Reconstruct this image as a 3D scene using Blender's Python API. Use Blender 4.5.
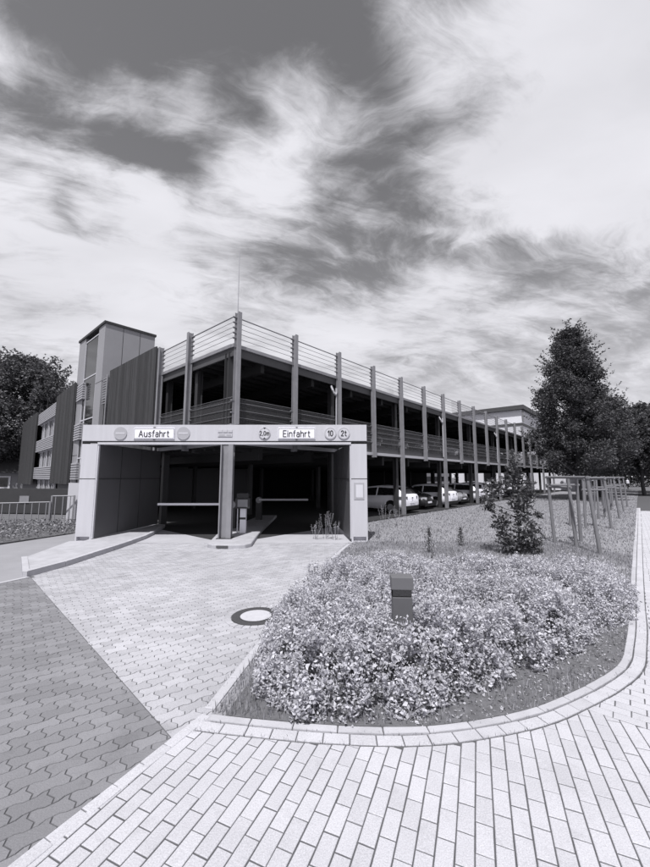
import bpy, bmesh, math, random
import numpy as np
from mathutils import Vector, Matrix, noise
from mathutils.geometry import interpolate_bezier
for o in list(bpy.data.objects): bpy.data.objects.remove(o)
SC = bpy.context.scene
COL = SC.collection
random.seed(7); RNG = np.random.default_rng(7)
PI = math.pi; R = math.radians

# ------------------------------------------------------------ camera
cd = bpy.data.cameras.new('camera'); cam = bpy.data.objects.new('camera', cd); COL.objects.link(cam)
cam.location = (0, 0, 2.0); cam.rotation_euler = (R(90) + math.atan(43.5/365), 0, 0)
cd.sensor_fit = 'VERTICAL'; cd.sensor_height = 24; cd.lens = 24*365/867
cd.clip_start = .05; cd.clip_end = 2000
SC.camera = cam
SC.view_settings.view_transform = 'Standard'; SC.view_settings.look = 'None'
SC.view_settings.gamma = 1; SC.view_settings.use_curve_mapping = False
SC.view_settings.exposure = 0.0

# ------------------------------------------------------------ sun + sky
SUN_EL, SUN_AZ = 63, 195       # azimuth the light comes FROM, clockwise from +Y
sd = bpy.data.lights.new('sun', 'SUN'); sd.energy = 4.9; sd.angle = R(.5); sd.color = (1, .99, .985)
so = bpy.data.objects.new('sun', sd); COL.objects.link(so)
az = R(SUN_AZ)
sdir = Vector((math.sin(az)*math.cos(R(SUN_EL)), math.cos(az)*math.cos(R(SUN_EL)), math.sin(R(SUN_EL))))
so.rotation_euler = sdir.to_track_quat('Z', 'Y').to_euler(); so.location = sdir*60

W = bpy.data.worlds.new('World'); SC.world = W; W.use_nodes = True
nt = W.node_tree; nt.nodes.clear()
def N(t, typ, **kw):
    n = t.nodes.new(typ)
    for k, v in kw.items(): setattr(n, k, v)
    return n
def pxdir(x, y):
    u = x-325; v = y-433.5; p = math.atan(43.5/365)
    return Vector((u, 365*math.cos(p)+v*math.sin(p), 365*math.sin(p)-v*math.cos(p))).normalized()
def mathn(t, op, a, b=None, clamp=False):
    n = N(t, 'ShaderNodeMath', operation=op); n.use_clamp = clamp
    for i, q in enumerate((a, b)):
        if q is None: continue
        if isinstance(q, (int, float)): n.inputs[i].default_value = q
        else: t.links.new(q, n.inputs[i])
    return n.outputs[0]
def build_sky():
    t = nt; L = t.links.new
    out = N(t, 'ShaderNodeOutputWorld'); bg = N(t, 'ShaderNodeBackground'); L(bg.outputs[0], out.inputs[0])
    sky = N(t, 'ShaderNodeTexSky', sky_type='NISHITA'); sky.sun_disc = False
    sky.sun_elevation = R(SUN_EL); sky.sun_rotation = R(SUN_AZ)
    bw = N(t, 'ShaderNodeRGBToBW'); L(sky.outputs[0], bw.inputs[0])
    base = mathn(t, 'MULTIPLY', bw.outputs[0], .115)
    tc = N(t, 'ShaderNodeTexCoord'); vec = tc.outputs['Generated']
    nrm = N(t, 'ShaderNodeVectorMath', operation='NORMALIZE'); L(vec, nrm.inputs[0]); d = nrm.outputs[0]
    sp = N(t, 'ShaderNodeSeparateXYZ'); L(d, sp.inputs[0])
    zz = mathn(t, 'ADD', mathn(t, 'MAXIMUM', sp.outputs[2], 0), .22)
    cb = N(t, 'ShaderNodeCombineXYZ')
    L(mathn(t, 'DIVIDE', sp.outputs[0], zz), cb.inputs[0]); L(mathn(t, 'DIVIDE', sp.outputs[1], zz), cb.inputs[1])
    # stretched streaks: rotate and scale
    mp = N(t, 'ShaderNodeMapping'); mp.inputs['Rotation'].default_value = (0, 0, R(-38)); mp.inputs['Scale'].default_value = (.75, 1.25, 1)
    L(cb.outputs[0], mp.inputs[0])
    wn = N(t, 'ShaderNodeTexNoise'); wn.inputs['Scale'].default_value = 1.1; wn.inputs['Detail'].default_value = 5
    L(mp.outputs[0], wn.inputs[0])
    ws = N(t, 'ShaderNodeVectorMath', operation='SCALE'); ws.inputs['Scale'].default_value = .65; L(wn.outputs['Color'], ws.inputs[0])
    wa = N(t, 'ShaderNodeVectorMath', operation='ADD'); L(mp.outputs[0], wa.inputs[0]); L(ws.outputs[0], wa.inputs[1])
    n1 = N(t, 'ShaderNodeTexNoise'); n1.inputs['Scale'].default_value = 1.35; n1.inputs['Detail'].default_value = 11; n1.inputs['Roughness'].default_value = .6
    L(wa.outputs[0], n1.inputs[0])
    n2 = N(t, 'ShaderNodeTexNoise'); n2.inputs['Scale'].default_value = 5.5; n2.inputs['Detail'].default_value = 9; n2.inputs['Roughness'].default_value = .62
    L(wa.outputs[0], n2.inputs[0])
    f = mathn(t, 'MULTIPLY', mathn(t, 'SUBTRACT', n1.outputs[0], .5), 2.0)
    f = mathn(t, 'ADD', f, mathn(t, 'MULTIPLY', mathn(t, 'SUBTRACT', n2.outputs[0], .5), 2.3))
    n4 = N(t, 'ShaderNodeTexNoise'); n4.inputs['Scale'].default_value = 13; n4.inputs['Detail'].default_value = 8; n4.inputs['Roughness'].default_value = .65; n4.inputs['Distortion'].default_value = .8
    m4 = N(t, 'ShaderNodeMapping'); m4.inputs['Rotation'].default_value = (0, 0, R(25)); m4.inputs['Scale'].default_value = (.35, 1.2, 1); L(wa.outputs[0], m4.inputs[0]); L(m4.outputs[0], n4.inputs[0])
    f = mathn(t, 'ADD', f, mathn(t, 'MULTIPLY', mathn(t, 'SUBTRACT', n4.outputs[0], .5), 1.1))
    azn = mathn(t, 'ARCTAN2', sp.outputs[0], sp.outputs[1]); eln = mathn(t, 'ARCSINE', sp.outputs[2])
    # ragged edges: the cloud banks' coordinates are shaken by noise
    w2 = N(t, 'ShaderNodeTexNoise'); w2.inputs['Scale'].default_value = 3.2; w2.inputs['Detail'].default_value = 7; w2.inputs['Roughness'].default_value = .6; L(wa.outputs[0], w2.inputs[0])
    sw = N(t, 'ShaderNodeSeparateColor'); L(w2.outputs['Color'], sw.inputs[0])
    azn = mathn(t, 'ADD', azn, mathn(t, 'MULTIPLY', mathn(t, 'SUBTRACT', sw.outputs[0], .5), .26)); eln = mathn(t, 'ADD', eln, mathn(t, 'MULTIPLY', mathn(t, 'SUBTRACT', sw.outputs[1], .5), .22))
    # banks of cloud and clear gaps: centre, end of the long axis, width ratio, strength
    blobs = [((60, 5), (240, 5), .5, -.9), ((230, 35), (300, 60), .6, -.45), ((355, 45), (415, 140), .45, -.9), ((450, 5), (485, -5), .6, -.35), ((360, 240), (215, 246), .22, -.60),
             ((505, 258), (620, 288), .30, -1.0), ((145, 158), (205, 188), .33, -.55), ((65, 200), (65, 172), .7, -.45), ((55, 110), (90, 130), .5, -.35), ((628, 286), (680, 275), .3, -.6), ((195, 243), (225, 272), .4, -.4),
             ((610, 90), (610, 260), 1.0, 1.5), ((500, 190), (390, 210), .45, .65), ((130, 115), (235, 150), .2, .6), ((20, 60), (60, 85), .5, .35), ((240, 215), (345, 160), .24, .75), ((100, 185), (200, 240), .2, .5),
             ((60, 255), (210, 300), .4, .75), ((200, 80), (245, 68), .35, .25), ((445, 229), (540, 230), .1, .6), ((380, 330), (580, 312), .25, .65), ((440, 120), (480, 160), .6, .4), ((40, 330), (200, 340), .4, .4)]
    def ae(p):
        q = pxdir(*p); return math.atan2(q.x, q.y), math.asin(q.z)
    for c_, e_, r_, a in blobs:
        a0, e0 = ae(c_); a1, e1 = ae(e_); ln = math.hypot(a1-a0, e1-e0); ux, uy = (a1-a0)/ln, (e1-e0)/ln
        dx = mathn(t, 'SUBTRACT', azn, a0); dy = mathn(t, 'SUBTRACT', eln, e0)
        p_ = mathn(t, 'MULTIPLY', mathn(t, 'ADD', mathn(t, 'MULTIPLY', dx, ux), mathn(t, 'MULTIPLY', dy, uy)), 1/ln)
        q_ = mathn(t, 'MULTIPLY', mathn(t, 'SUBTRACT', mathn(t, 'MULTIPLY', dy, ux), mathn(t, 'MULTIPLY', dx, uy)), 1/(ln*r_))
        d2 = mathn(t, 'ADD', mathn(t, 'MULTIPLY', p_, p_), mathn(t, 'MULTIPLY', q_, q_))
        f = mathn(t, 'ADD', f, mathn(t, 'MULTIPLY', mathn(t, 'EXPONENT', mathn(t, 'MULTIPLY', d2, -1.1)), a))
    f = mathn(t, 'ADD', f, .31)
    mr = N(t, 'ShaderNodeMapRange', interpolation_type='SMOOTHSTEP'); L(f, mr.inputs[0])
    mr.inputs[1].default_value = -.3; mr.inputs[2].default_value = 1.15
    # inner modelling of the cloud
    n3 = N(t, 'ShaderNodeTexNoise'); n3.inputs['Scale'].default_value = 2.6; n3.inputs['Detail'].default_value = 8; L(wa.outputs[0], n3.inputs[0])
    cl = mathn(t, 'ADD', .63, mathn(t, 'MULTIPLY', n3.outputs[0], .34))
    mx = N(t, 'ShaderNodeMix', data_type='FLOAT'); L(mr.outputs[0], mx.inputs[0]); L(base, mx.inputs[2]); L(cl, mx.inputs[3])
    # thin haze to the horizon
    hz = mathn(t, 'EXPONENT', mathn(t, 'MULTIPLY', mathn(t, 'MAXIMUM', sp.outputs[2], 0), -5.0))
    m2 = N(t, 'ShaderNodeMix', data_type='FLOAT'); L(mathn(t, 'MULTIPLY', hz, .75), m2.inputs[0]); L(mx.outputs[0], m2.inputs[2]); m2.inputs[3].default_value = .80
    v = m2.outputs[0]
    cc = N(t, 'ShaderNodeCombineColor')
    L(mathn(t, 'MULTIPLY', v, .985), cc.inputs[0]); L(mathn(t, 'MULTIPLY', v, .98), cc.inputs[1]); L(mathn(t, 'MULTIPLY', v, 1.04), cc.inputs[2])
    L(cc.outputs[0], bg.inputs[0]); bg.inputs[1].default_value = 1.0
build_sky()
W.cycles.sampling_method = 'MANUAL'; W.cycles.sample_map_resolution = 512

# ------------------------------------------------------------ materials (the picture is a black-and-white print: greys with a violet-blue tint)
def g(v): return (v*.99, v*.985, min(1, v*1.06), 1)
MATS = {}
def mat(name, v, rough=.7, var=0, scale=3, bump=0, bscale=40, island=0, metal=0, transl=0, alpha=1, spec=.35, streak=None, coord='Object', fine=0, stain=0):
    if name in MATS: return MATS[name]
    m = bpy.data.materials.new(name); m.use_nodes = True; t = m.node_tree; L = t.links.new
    b = t.nodes['Principled BSDF']; b.inputs['Roughness'].default_value = rough; b.inputs['Metallic'].default_value = metal
    b.inputs['Specular IOR Level'].default_value = spec
    tc = N(t, 'ShaderNodeTexCoord'); src = tc.outputs[coord]
    if streak:
        mp = N(t, 'ShaderNodeMapping'); mp.inputs['Scale'].default_value = streak; L(src, mp.inputs[0]); src = mp.outputs[0]
    val = None
    if var:
        n = N(t, 'ShaderNodeTexNoise'); n.inputs['Scale'].default_value = scale; n.inputs['Detail'].default_value = 7; n.inputs['Roughness'].default_value = .6; L(src, n.inputs[0])
        val = mathn(t, 'ADD', 1-var, mathn(t, 'MULTIPLY', n.outputs[0], 2*var))
    if stain:      # dirt worn in along the joints, dried puddles, tyre rubber
        for sc_, lo, hi, am in ((1.1, .52, .72, .16), (5.5, .56, .70, .14), (38, .60, .72, .16)):
            n = N(t, 'ShaderNodeTexNoise'); n.inputs['Scale'].default_value = sc_; n.inputs['Detail'].default_value = 6; n.inputs['Roughness'].default_value = .65; n.inputs['Distortion'].default_value = .6; L(tc.outputs[coord], n.inputs[0])
            mr = N(t, 'ShaderNodeMapRange', interpolation_type='SMOOTHSTEP'); L(n.outputs[0], mr.inputs[0]); mr.inputs[1].default_value = lo; mr.inputs[2].default_value = hi; mr.inputs[3].default_value = 1; mr.inputs[4].default_value = 1-am*stain
            val = mr.outputs[0] if val is None else mathn(t, 'MULTIPLY', val, mr.outputs[0])
    if fine:
        n = N(t, 'ShaderNodeTexNoise'); n.inputs['Scale'].default_value = 130; n.inputs['Detail'].default_value = 3; n.inputs['Roughness'].default_value = .7; L(tc.outputs[coord], n.inputs[0])
        q = mathn(t, 'ADD', 1-fine, mathn(t, 'MULTIPLY', n.outputs[0], 2*fine)); val = q if val is None else mathn(t, 'MULTIPLY', val, q)
    if island:
        gi = N(t, 'ShaderNodeNewGeometry')
        q = mathn(t, 'ADD', 1-island, mathn(t, 'MULTIPLY', gi.outputs['Random Per Island'], 2*island)); val = q if val is None else mathn(t, 'MULTIPLY', val, q)
    c = g(v)
    if val is not None:
        rgb = N(t, 'ShaderNodeRGB'); rgb.outputs[0].default_value = c
        sc = N(t, 'ShaderNodeVectorMath', operation='SCALE'); L(rgb.outputs[0], sc.inputs[0]); L(val, sc.inputs['Scale']); L(sc.outputs[0], b.inputs['Base Color'])
    else: b.inputs['Base Color'].default_value = c
    if bump:
        n = N(t, 'ShaderNodeTexNoise'); n.inputs['Scale'].default_value = bscale; n.inputs['Detail'].default_value = 5; L(src, n.inputs[0])
        bp = N(t, 'ShaderNodeBump'); bp.inputs['Strength'].default_value = bump; bp.inputs['Distance'].default_value = .01; L(n.outputs[0], bp.inputs['Height']); L(bp.outputs[0], b.inputs['Normal'])
    sh = b.outputs[0]; out = t.nodes['Material Output']
    if transl:
        tr = N(t, 'ShaderNodeBsdfTranslucent'); mx = N(t, 'ShaderNodeMixShader'); mx.inputs[0].default_value = transl
        if b.inputs['Base Color'].links: L(b.inputs['Base Color'].links[0].from_socket, tr.inputs[0])
        else: tr.inputs[0].default_value = c
        L(sh, mx.inputs[1]); L(tr.outputs[0], mx.inputs[2]); sh = mx.outputs[0]
    if alpha < 1:
        tp = N(t, 'ShaderNodeBsdfTransparent'); mx = N(t, 'ShaderNodeMixShader'); mx.inputs[0].default_value = alpha
        L(tp.outputs[0], mx.inputs[1]); L(sh, mx.inputs[2]); sh = mx.outputs[0]
    L(sh, out.inputs[0])
    MATS[name] = m; return m

M_light = mat('light concrete paver', .365, .85, var=.42, scale=.55, stain=1, bump=.35, bscale=90, island=.12, fine=.48)
M_walk = mat('pale rectangular paver', .44, .85, stain=.6, var=.16, scale=2.0, bump=.3, bscale=90, island=.055, fine=.5)
M_dark = mat('grey concrete paver', .20, .85, stain=1, var=.3, scale=.6, bump=.35, bscale=90, island=.14, fine=.38)
M_joint = mat('joint sand', .085, .95, var=.4, scale=14, fine=.3)
M_kerb = mat('kerb concrete', .40, .85, var=.2, scale=5, bump=.3, bscale=60, island=.08, fine=.2)
M_kerbside = mat('left kerb concrete', .38, .85, var=.3, scale=4, bump=.3, bscale=60, fine=.2)
M_soil = mat('soil', .12, .95, var=.6, scale=9, bump=1, bscale=30)
M_lawn = mat('lawn turf', .24, .95, var=.45, scale=2.2, bump=1, bscale=25, fine=.35)
M_grass = mat('grass blade', .34, .6, island=.65, transl=.35)
M_drygrass = mat('dry grass stalk', .38, .7, island=.3, transl=.3)
M_shrub = mat('pale shrub leaf', .53, .7, island=.36, transl=.34, spec=.15)
M_twig = mat('twig', .08, .9, var=.3)
M_leaf = mat('dark tree leaf', .085, .6, island=.55, transl=.25, spec=.3)
M_leaf2 = mat('deciduous tree leaf', .11, .6, island=.5, transl=.25, spec=.3)
M_sap = mat('sapling leaf', .10, .5, island=.55, transl=.3, spec=.4)
M_bark = mat('bark', .07, .95, var=.4, scale=8, bump=1, bscale=20)
M_stake = mat('weathered timber stake', .18, .85, var=.35, scale=5, bump=.5, bscale=30, streak=(8, 8, 1))
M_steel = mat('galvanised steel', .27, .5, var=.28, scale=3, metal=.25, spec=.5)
M_steeld = mat('shaded and dark steel', .05, .55, var=.25, scale=3, metal=.2)  # colour darkened to put shade on garage columns; also plain dark fittings
M_flange = mat('bright steel flange', .42, .5, var=.15, scale=2)
M_soffit = mat('deck soffit', .02, .8, var=.2)  # deck and canopy colour lowered to deepen the shade underneath
M_fasc = mat('deck edge sheet', .075, .6, var=.2, scale=2)
M_black = mat('interior black', .012, .9)  # garage walls near black in colour, painting in the unlit depth
M_asph = mat('garage asphalt', .035, .9, var=.3, scale=2, fine=.3)
M_slab = mat('concrete apron', .40, .85, var=.25, scale=1.2, bump=.2, fine=.2)
M_mesh = mat('parapet mesh', .06, .6, alpha=.6)
M_mesh2 = mat('thin cable mesh', .3, .6, alpha=.22)
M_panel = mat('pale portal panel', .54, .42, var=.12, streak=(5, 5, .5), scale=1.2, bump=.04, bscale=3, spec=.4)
M_inpanel = mat('shaded inner panel', .10, .5, var=.15, scale=1.2, spec=.4)  # gateway inner walls: shade put into a darkened panel colour
M_seam = mat('panel seam', .08, .8)
M_wood = mat('dark wood cladding', .05, .75, island=.3, var=.75, scale=3, streak=(6, 6, .35), bump=.3)
M_tower = mat('tower cladding', .30, .5, var=.12, scale=.8, spec=.4)
M_white = mat('white render', .78, .8, var=.05, scale=1)
M_glass = mat('window glass', .02, .06, spec=.9)
M_frame = mat('pale frame', .55, .5)
M_louv = mat('louvre band', .42, .6, var=.1)
M_boll = mat('dark bollard coating', .10, .5, var=.12, scale=6)
M_bolltop = mat('bollard lid', .13, .45, var=.1)
M_iron = mat('manhole iron', .06, .6, var=.3, scale=20, bump=.4)
M_manc = mat('manhole concrete', .45, .9, var=.15, scale=12, bump=.5, bscale=60)
M_sign = mat('white sign face', .86, .35)
M_ink = mat('sign lettering', .02, .5)
M_disc = mat('no entry sign face', .40, .4)
M_discg = mat('pale round sign face', .52, .4)
M_carw = mat('white car paint', .85, .2, spec=.6); M_carg = mat('silver car paint', .30, .25, spec=.6, metal=.3); M_cark = mat('dark car paint', .03, .2, spec=.6)
M_tyre = mat('tyre rubber', .012, .8); M_rim = mat('wheel rim', .35, .35, metal=.6)
M_lamp = mat('lamp lens', .5, .1, spec=.8); M_tail = mat('tail lamp lens', .12, .1, spec=.8)
M_roof = mat('roof felt', .05, .8); M_barr = mat('white barrier arm', .9, .4)
M_hedge = mat('far hedge leaf', .05, .7, island=.4)
M_hill = mat('distant ground', .12, .95, var=.3, scale=.05)
M_path = mat('far path paving', .38, .9, var=.15, scale=.6)
M_foot = mat('grey footpath', .26, .9, var=.18, scale=1.5, fine=.2, bump=.2)
M_skin = mat('skin', .4, .6); M_shirt = mat('white shirt', .8, .8); M_trous = mat('dark trousers', .03, .8)

# ------------------------------------------------------------ object helpers
def link(o, parent=None):
    COL.objects.link(o)
    if parent: o.parent = parent
    return o
def tag(o, label=None, cat=None, group=None, kind=None):
    if label: o['label'] = label
    if cat: o['category'] = cat
    if group: o['group'] = group
    if kind: o['kind'] = kind
    return o
def empty(name, loc=(0, 0, 0), rz=0):
    o = bpy.data.objects.new(name, None); o.location = loc; o.rotation_euler = (0, 0, rz); o.empty_display_size = .3
    return link(o)
def npmesh(name, co, faces_flat, n, material, parent=None, smooth=False):
    """co (V,3); faces_flat (F*n) equal sized faces"""
    me = bpy.data.meshes.new(name); co = np.asarray(co, dtype=np.float32); ff = np.asarray(faces_flat, dtype=np.int32).ravel(); nf = len(ff)//n
    me.vertices.add(len(co)); me.vertices.foreach_set('co', co.ravel())
    me.loops.add(len(ff)); me.loops.foreach_set('vertex_index', ff)
    me.polygons.add(nf); me.polygons.foreach_set('loop_start', np.arange(nf, dtype=np.int32)*n)
    try: me.polygons.foreach_set('loop_total', np.full(nf, n, dtype=np.int32))
    except Exception: pass
    me.update(calc_edges=True); me.validate(); me.materials.append(material)
    if smooth: me.polygons.foreach_set('use_smooth', np.ones(nf, dtype=bool))
    return link(bpy.data.objects.new(name, me), parent)
class MB:
    def __init__(s): s.v = []; s.f = []; s.sm = []
    def add(s, vs, fs, smooth=False):
        k = len(s.v); s.v += [tuple(q) for q in vs]; s.f += [tuple(i+k for i in f) for f in fs]; s.sm += [smooth]*len(fs); return s
    def box(s, x0, x1, y0, y1, z0, z1):
        return s.add([(x, y, z) for z in (z0, z1) for x, y in ((x0, y0), (x1, y0), (x1, y1), (x0, y1))],
                     [(3, 2, 1, 0), (4, 5, 6, 7), (0, 1, 5, 4), (1, 2, 6, 5), (2, 3, 7, 6), (3, 0, 4, 7)])
    def beam(s, p, q, w, h, up=(0, 0, 1)):
        p = Vector(p); q = Vector(q); d = (q-p).normalized(); u = Vector(up)
        if abs(d.dot(u)) > .98: u = Vector((1, 0, 0))
        a = d.cross(u).normalized(); b = a.cross(d)
        vs = [c+a*w/2*i+b*h/2*j for c in (p, q) for i, j in ((-1, -1), (1, -1), (1, 1), (-1, 1))]
        return s.add(vs, [(3, 2, 1, 0), (4, 5, 6, 7), (0, 1, 5, 4), (1, 2, 6, 5), (2, 3, 7, 6), (3, 0, 4, 7)])
    def cyl(s, p, q, r, r2=None, n=12, caps=True):
        if r2 is None: r2 = r
        p = Vector(p); q = Vector(q); d = (q-p).normalized(); u = Vector((0, 0, 1)) if abs(d.z) < .95 else Vector((1, 0, 0))
        a = d.cross(u).normalized(); b = d.cross(a)
        vs = [c+a*rr*math.cos(2*PI*i/n)+b*rr*math.sin(2*PI*i/n) for c, rr in ((p, r), (q, r2)) for i in range(n)]
        s.add(vs, [(i, (i+1) % n, n+(i+1) % n, n+i) for i in range(n)], True)
        if caps: s.add(vs, [tuple(range(n))[::-1], tuple(range(n, 2*n))])
        return s
    def tube(s, pts, r, n=8):
        for a, b in zip(pts[:-1], pts[1:]): s.cyl(a, b, r, n=n)
        return s
    def prism(s, poly, z0, z1):
        n = len(poly); vs = [(x, y, z0) for x, y in poly]+[(x, y, z1) for x, y in poly]
        return s.add(vs, [tuple(range(n))[::-1], tuple(range(n, 2*n))]+[(i, (i+1) % n, n+(i+1) % n, n+i) for i in range(n)])
    def build(s, name, m, parent=None, bevel=0, norm=False):
        me = bpy.data.meshes.new(name); me.from_pydata(s.v, [], s.f); me.materials.append(m)
        me.polygons.foreach_set('use_smooth', s.sm); me.update()
        if norm:
            bm = bmesh.new(); bm.from_mesh(me); bmesh.ops.recalc_face_normals(bm, faces=bm.faces); bm.to_mesh(me); bm.free()
        o = link(bpy.data.objects.new(name, me), parent)
        if bevel:
            md = o.modifiers.new('bevel', 'BEVEL'); md.width = bevel; md.segments = 2; md.limit_method = 'ANGLE'
        return o
def copy_tree(o, parent=None):
    c = o.copy(); COL.objects.link(c); c.parent = parent
    for ch in list(o.children): copy_tree(ch, c)
    return c
GL = {'A': (.62, [[(0, 0), (.31, 1), (.62, 0)], [(.13, .33), (.49, .33)]]), 'u': (.46, [[(0, .7), (0, .2), (.07, .04), (.22, 0), (.36, .04), (.46, .18)], [(.46, .7), (.46, 0)]]),
 's': (.40, [[(.39, .58), (.3, .68), (.16, .7), (.04, .62), (.04, .47), (.18, .37), (.34, .29), (.39, .15), (.28, .01), (.12, 0), (0, .1)]]), 'f': (.28, [[(.30, 1), (.18, 1), (.11, .88), (.11, 0)], [(0, .67), (.28, .67)]]),
 'a': (.42, [[(.04, .6), (.14, .7), (.31, .7), (.42, .57), (.42, 0)], [(.42, .41), (.15, .39), (.02, .3), (.02, .1), (.13, 0), (.3, .01), (.42, .13)]]), 'h': (.44, [[(0, 1), (0, 0)], [(0, .5), (.1, .66), (.25, .7), (.39, .65), (.44, .5), (.44, 0)]]),
 'n': (.44, [[(0, .7), (0, 0)], [(0, .5), (.1, .66), (.25, .7), (.39, .65), (.44, .5), (.44, 0)]]), 'r': (.28, [[(0, .7), (0, 0)], [(0, .48), (.1, .65), (.28, .69)]]), 't': (.30, [[(.11, .95), (.11, .12), (.19, 0), (.31, 0)], [(0, .68), (.3, .68)]]),
 'E': (.48, [[(.48, 1), (0, 1), (0, 0), (.48, 0)], [(0, .52), (.42, .52)]]), 'i': (.02, [[(0, .7), (0, 0)], [(0, .9), (0, 1.0)]]), '1': (.24, [[(0, .74), (.22, 1), (.22, 0)]]),
 '0': (.44, [[(.22, 1), (.08, .93), (0, .75), (0, .25), (.08, .07), (.22, 0), (.36, .07), (.44, .25), (.44, .75), (.36, .93), (.22, 1)]]), '2': (.44, [[(0, .78), (.06, .93), (.21, 1), (.36, .94), (.42, .78), (.36, .57), (0, 0), (.44, 0)]]),
 ',': (.06, [[(.06, .08), (0, -.14)]]), 'm': (.62, [[(0, .7), (0, 0)], [(0, .52), (.1, .68), (.22, .69), (.31, .55), (.31, 0)], [(.31, .52), (.41, .68), (.53, .69), (.62, .55), (.62, 0)]])}
def text(name, body, size, loc, m, parent, w=.135, sx=1.0, gap=.24):
    """upright sans lettering of even strokes, cap height = size"""
    mb = MB(); tw = sum(GL[c][0] for c in body)+gap*(len(body)-1); x = -tw/2; h = w*size/2; k = 0
    for c in body:
        cw, st = GL[c]
        for pl in st:
            for (a, b) in zip(pl[:-1], pl[1:]):
                p = Vector(((x+a[0])*size*sx, 0, (a[1]-.5)*size)); q = Vector(((x+b[0])*size*sx, 0, (b[1]-.5)*size)); d = (q-p).normalized(); n = Vector((-d.z, 0, d.x))*h; k += 1
                e = d*h*.6; y = -.0012*(k % 3); vs = [p-e-n, q+e-n, q+e+n, p-e+n]; vs = [(v.x, y, v.z) for v in vs]; mb.add(vs, [(0, 1, 2, 3)])
        x += cw+gap
    o = mb.build(name, m, parent); o.location = loc; return o
def inpoly(x, y, P):
    r = False; n = len(P); j = n-1
    for i in range(n):
        xi, yi = P[i]; xj, yj = P[j]
        if (yi > y) != (yj > y) and x < (xj-xi)*(y-yi)/(yj-yi)+xi: r = not r
        j = i
    return r
def inpoly_np(x, y, P):
    r = np.zeros(x.shape, bool); n = len(P); j = n-1
    for i in range(n):
        xi, yi = P[i]; xj, yj = P[j]
        c = ((yi > y) != (yj > y)) & (x < (xj-xi)*(y-yi)/((yj-yi) if yj != yi else 1e-9)+xi)
        r ^= c; j = i
    return r
def edist_np(x, y, P):
    d = np.full(x.shape, 1e9); n = len(P)
    for i in range(n):
        x0, y0 = P[i]; x1, y1 = P[(i+1) % n]; dx, dy = x1-x0, y1-y0
        t = np.clip(((x-x0)*dx+(y-y0)*dy)/(dx*dx+dy*dy), 0, 1)
        d = np.minimum(d, np.hypot(x-x0-t*dx, y-y0-t*dy))
    return d
def spline(P, n=8):
    out = []
    P = [Vector((*p, 0)) for p in P]
    for i in range(len(P)-1):
        p0 = P[max(i-1, 0)]; p1 = P[i]; p2 = P[i+1]; p3 = P[min(i+2, len(P)-1)]
        for k in range(n):
            t = k/n
            q = .5*((2*p1)+(p2-p0)*t+(2*p0-5*p1+4*p2-p3)*t*t+(3*p1-p0-3*p2+p3)*t**3)
            out.append((q.x, q.y))
    out.append((P[-1].x, P[-1].y)); return out
def offs(P, d):
    out = []
    for i in range(len(P)):
        a = Vector(P[max(i-1, 0)]); b = Vector(P[min(i+1, len(P)-1)]); t = (b-a).normalized(); out.append((P[i][0]+t.y*d, P[i][1]-t.x*d))
    return out
def clip(poly, a, b):      # keep the left side of a->b
    out = []; n = len(poly)
    def s(p): return (b[0]-a[0])*(p[1]-a[1])-(b[1]-a[1])*(p[0]-a[0])
    for i in range(n):
        p, q = poly[i], poly[(i+1) % n]; sp_, sq = s(p), s(q)
        if sp_ >= 0: out.append(p)
        if (sp_ >= 0) != (sq >= 0):
            t = sp_/(sp_-sq); out.append((p[0]+(q[0]-p[0])*t, p[1]+(q[1]-p[1])*t))
    return out
class Stones:
    """paving stones with a small bevel and open joints, all of one pavement sheet"""
    def __init__(s): s.mb = MB()
    def stone(s, poly, z=0., joint=.006, bev=.004):
        if len(poly) < 3: return
        cx = sum(p[0] for p in poly)/len(poly); cy = sum(p[1] for p in poly)/len(poly)
        q = [poly[0]]
        for p in poly[1:]:
            if math.hypot(p[0]-q[-1][0], p[1]-q[-1][1]) > .002: q.append(p)
        if math.hypot(q[0][0]-q[-1][0], q[0][1]-q[-1][1]) < .002: q.pop()
        poly = q; n = len(poly)
        if n < 3: return
        ar = sum(poly[i-1][0]*poly[i][1]-poly[i][0]*poly[i-1][1] for i in range(n))/2
        if ar < 0: poly = poly[::-1]
        if abs(ar) < .0012: return
        nr = []
        for i in range(n):
            a, b, c = Vector(poly[i-1]), Vector(poly[i]), Vector(poly[(i+1) % n]); d1 = (b-a).normalized(); d2 = (c-b).normalized()
            n1 = Vector((-d1.y, d1.x)); n2 = Vector((-d2.y, d2.x)); m_ = n1+n2; l = m_.length
            m_ = n1 if l < .3 else m_/l; k = 1/max(.5, m_.dot(n1)); nr.append((m_.x*k, m_.y*k))
        z += random.uniform(-.0015, .0015); tx = random.uniform(-.01, .01); ty = random.uniform(-.01, .01)
        def ring(ins, zz): return [(x+nx*ins, y+ny*ins, zz+(x-cx)*tx+(y-cy)*ty) for (x, y), (nx, ny) in zip(poly, nr)]
        n = len(poly)
        vs = ring(joint/2, z-.022)+ring(joint/2+.0005, z-.003)+ring(joint/2+bev, z)
        fs = [(i, (i+1) % n, n+(i+1) % n, n+i) for i in range(n)]+[(n+i, n+(i+1) % n, 2*n+(i+1) % n, 2*n+i) for i in range(n)]+[tuple(range(2*n, 3*n))]
        s.mb.add(vs, fs)

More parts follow.
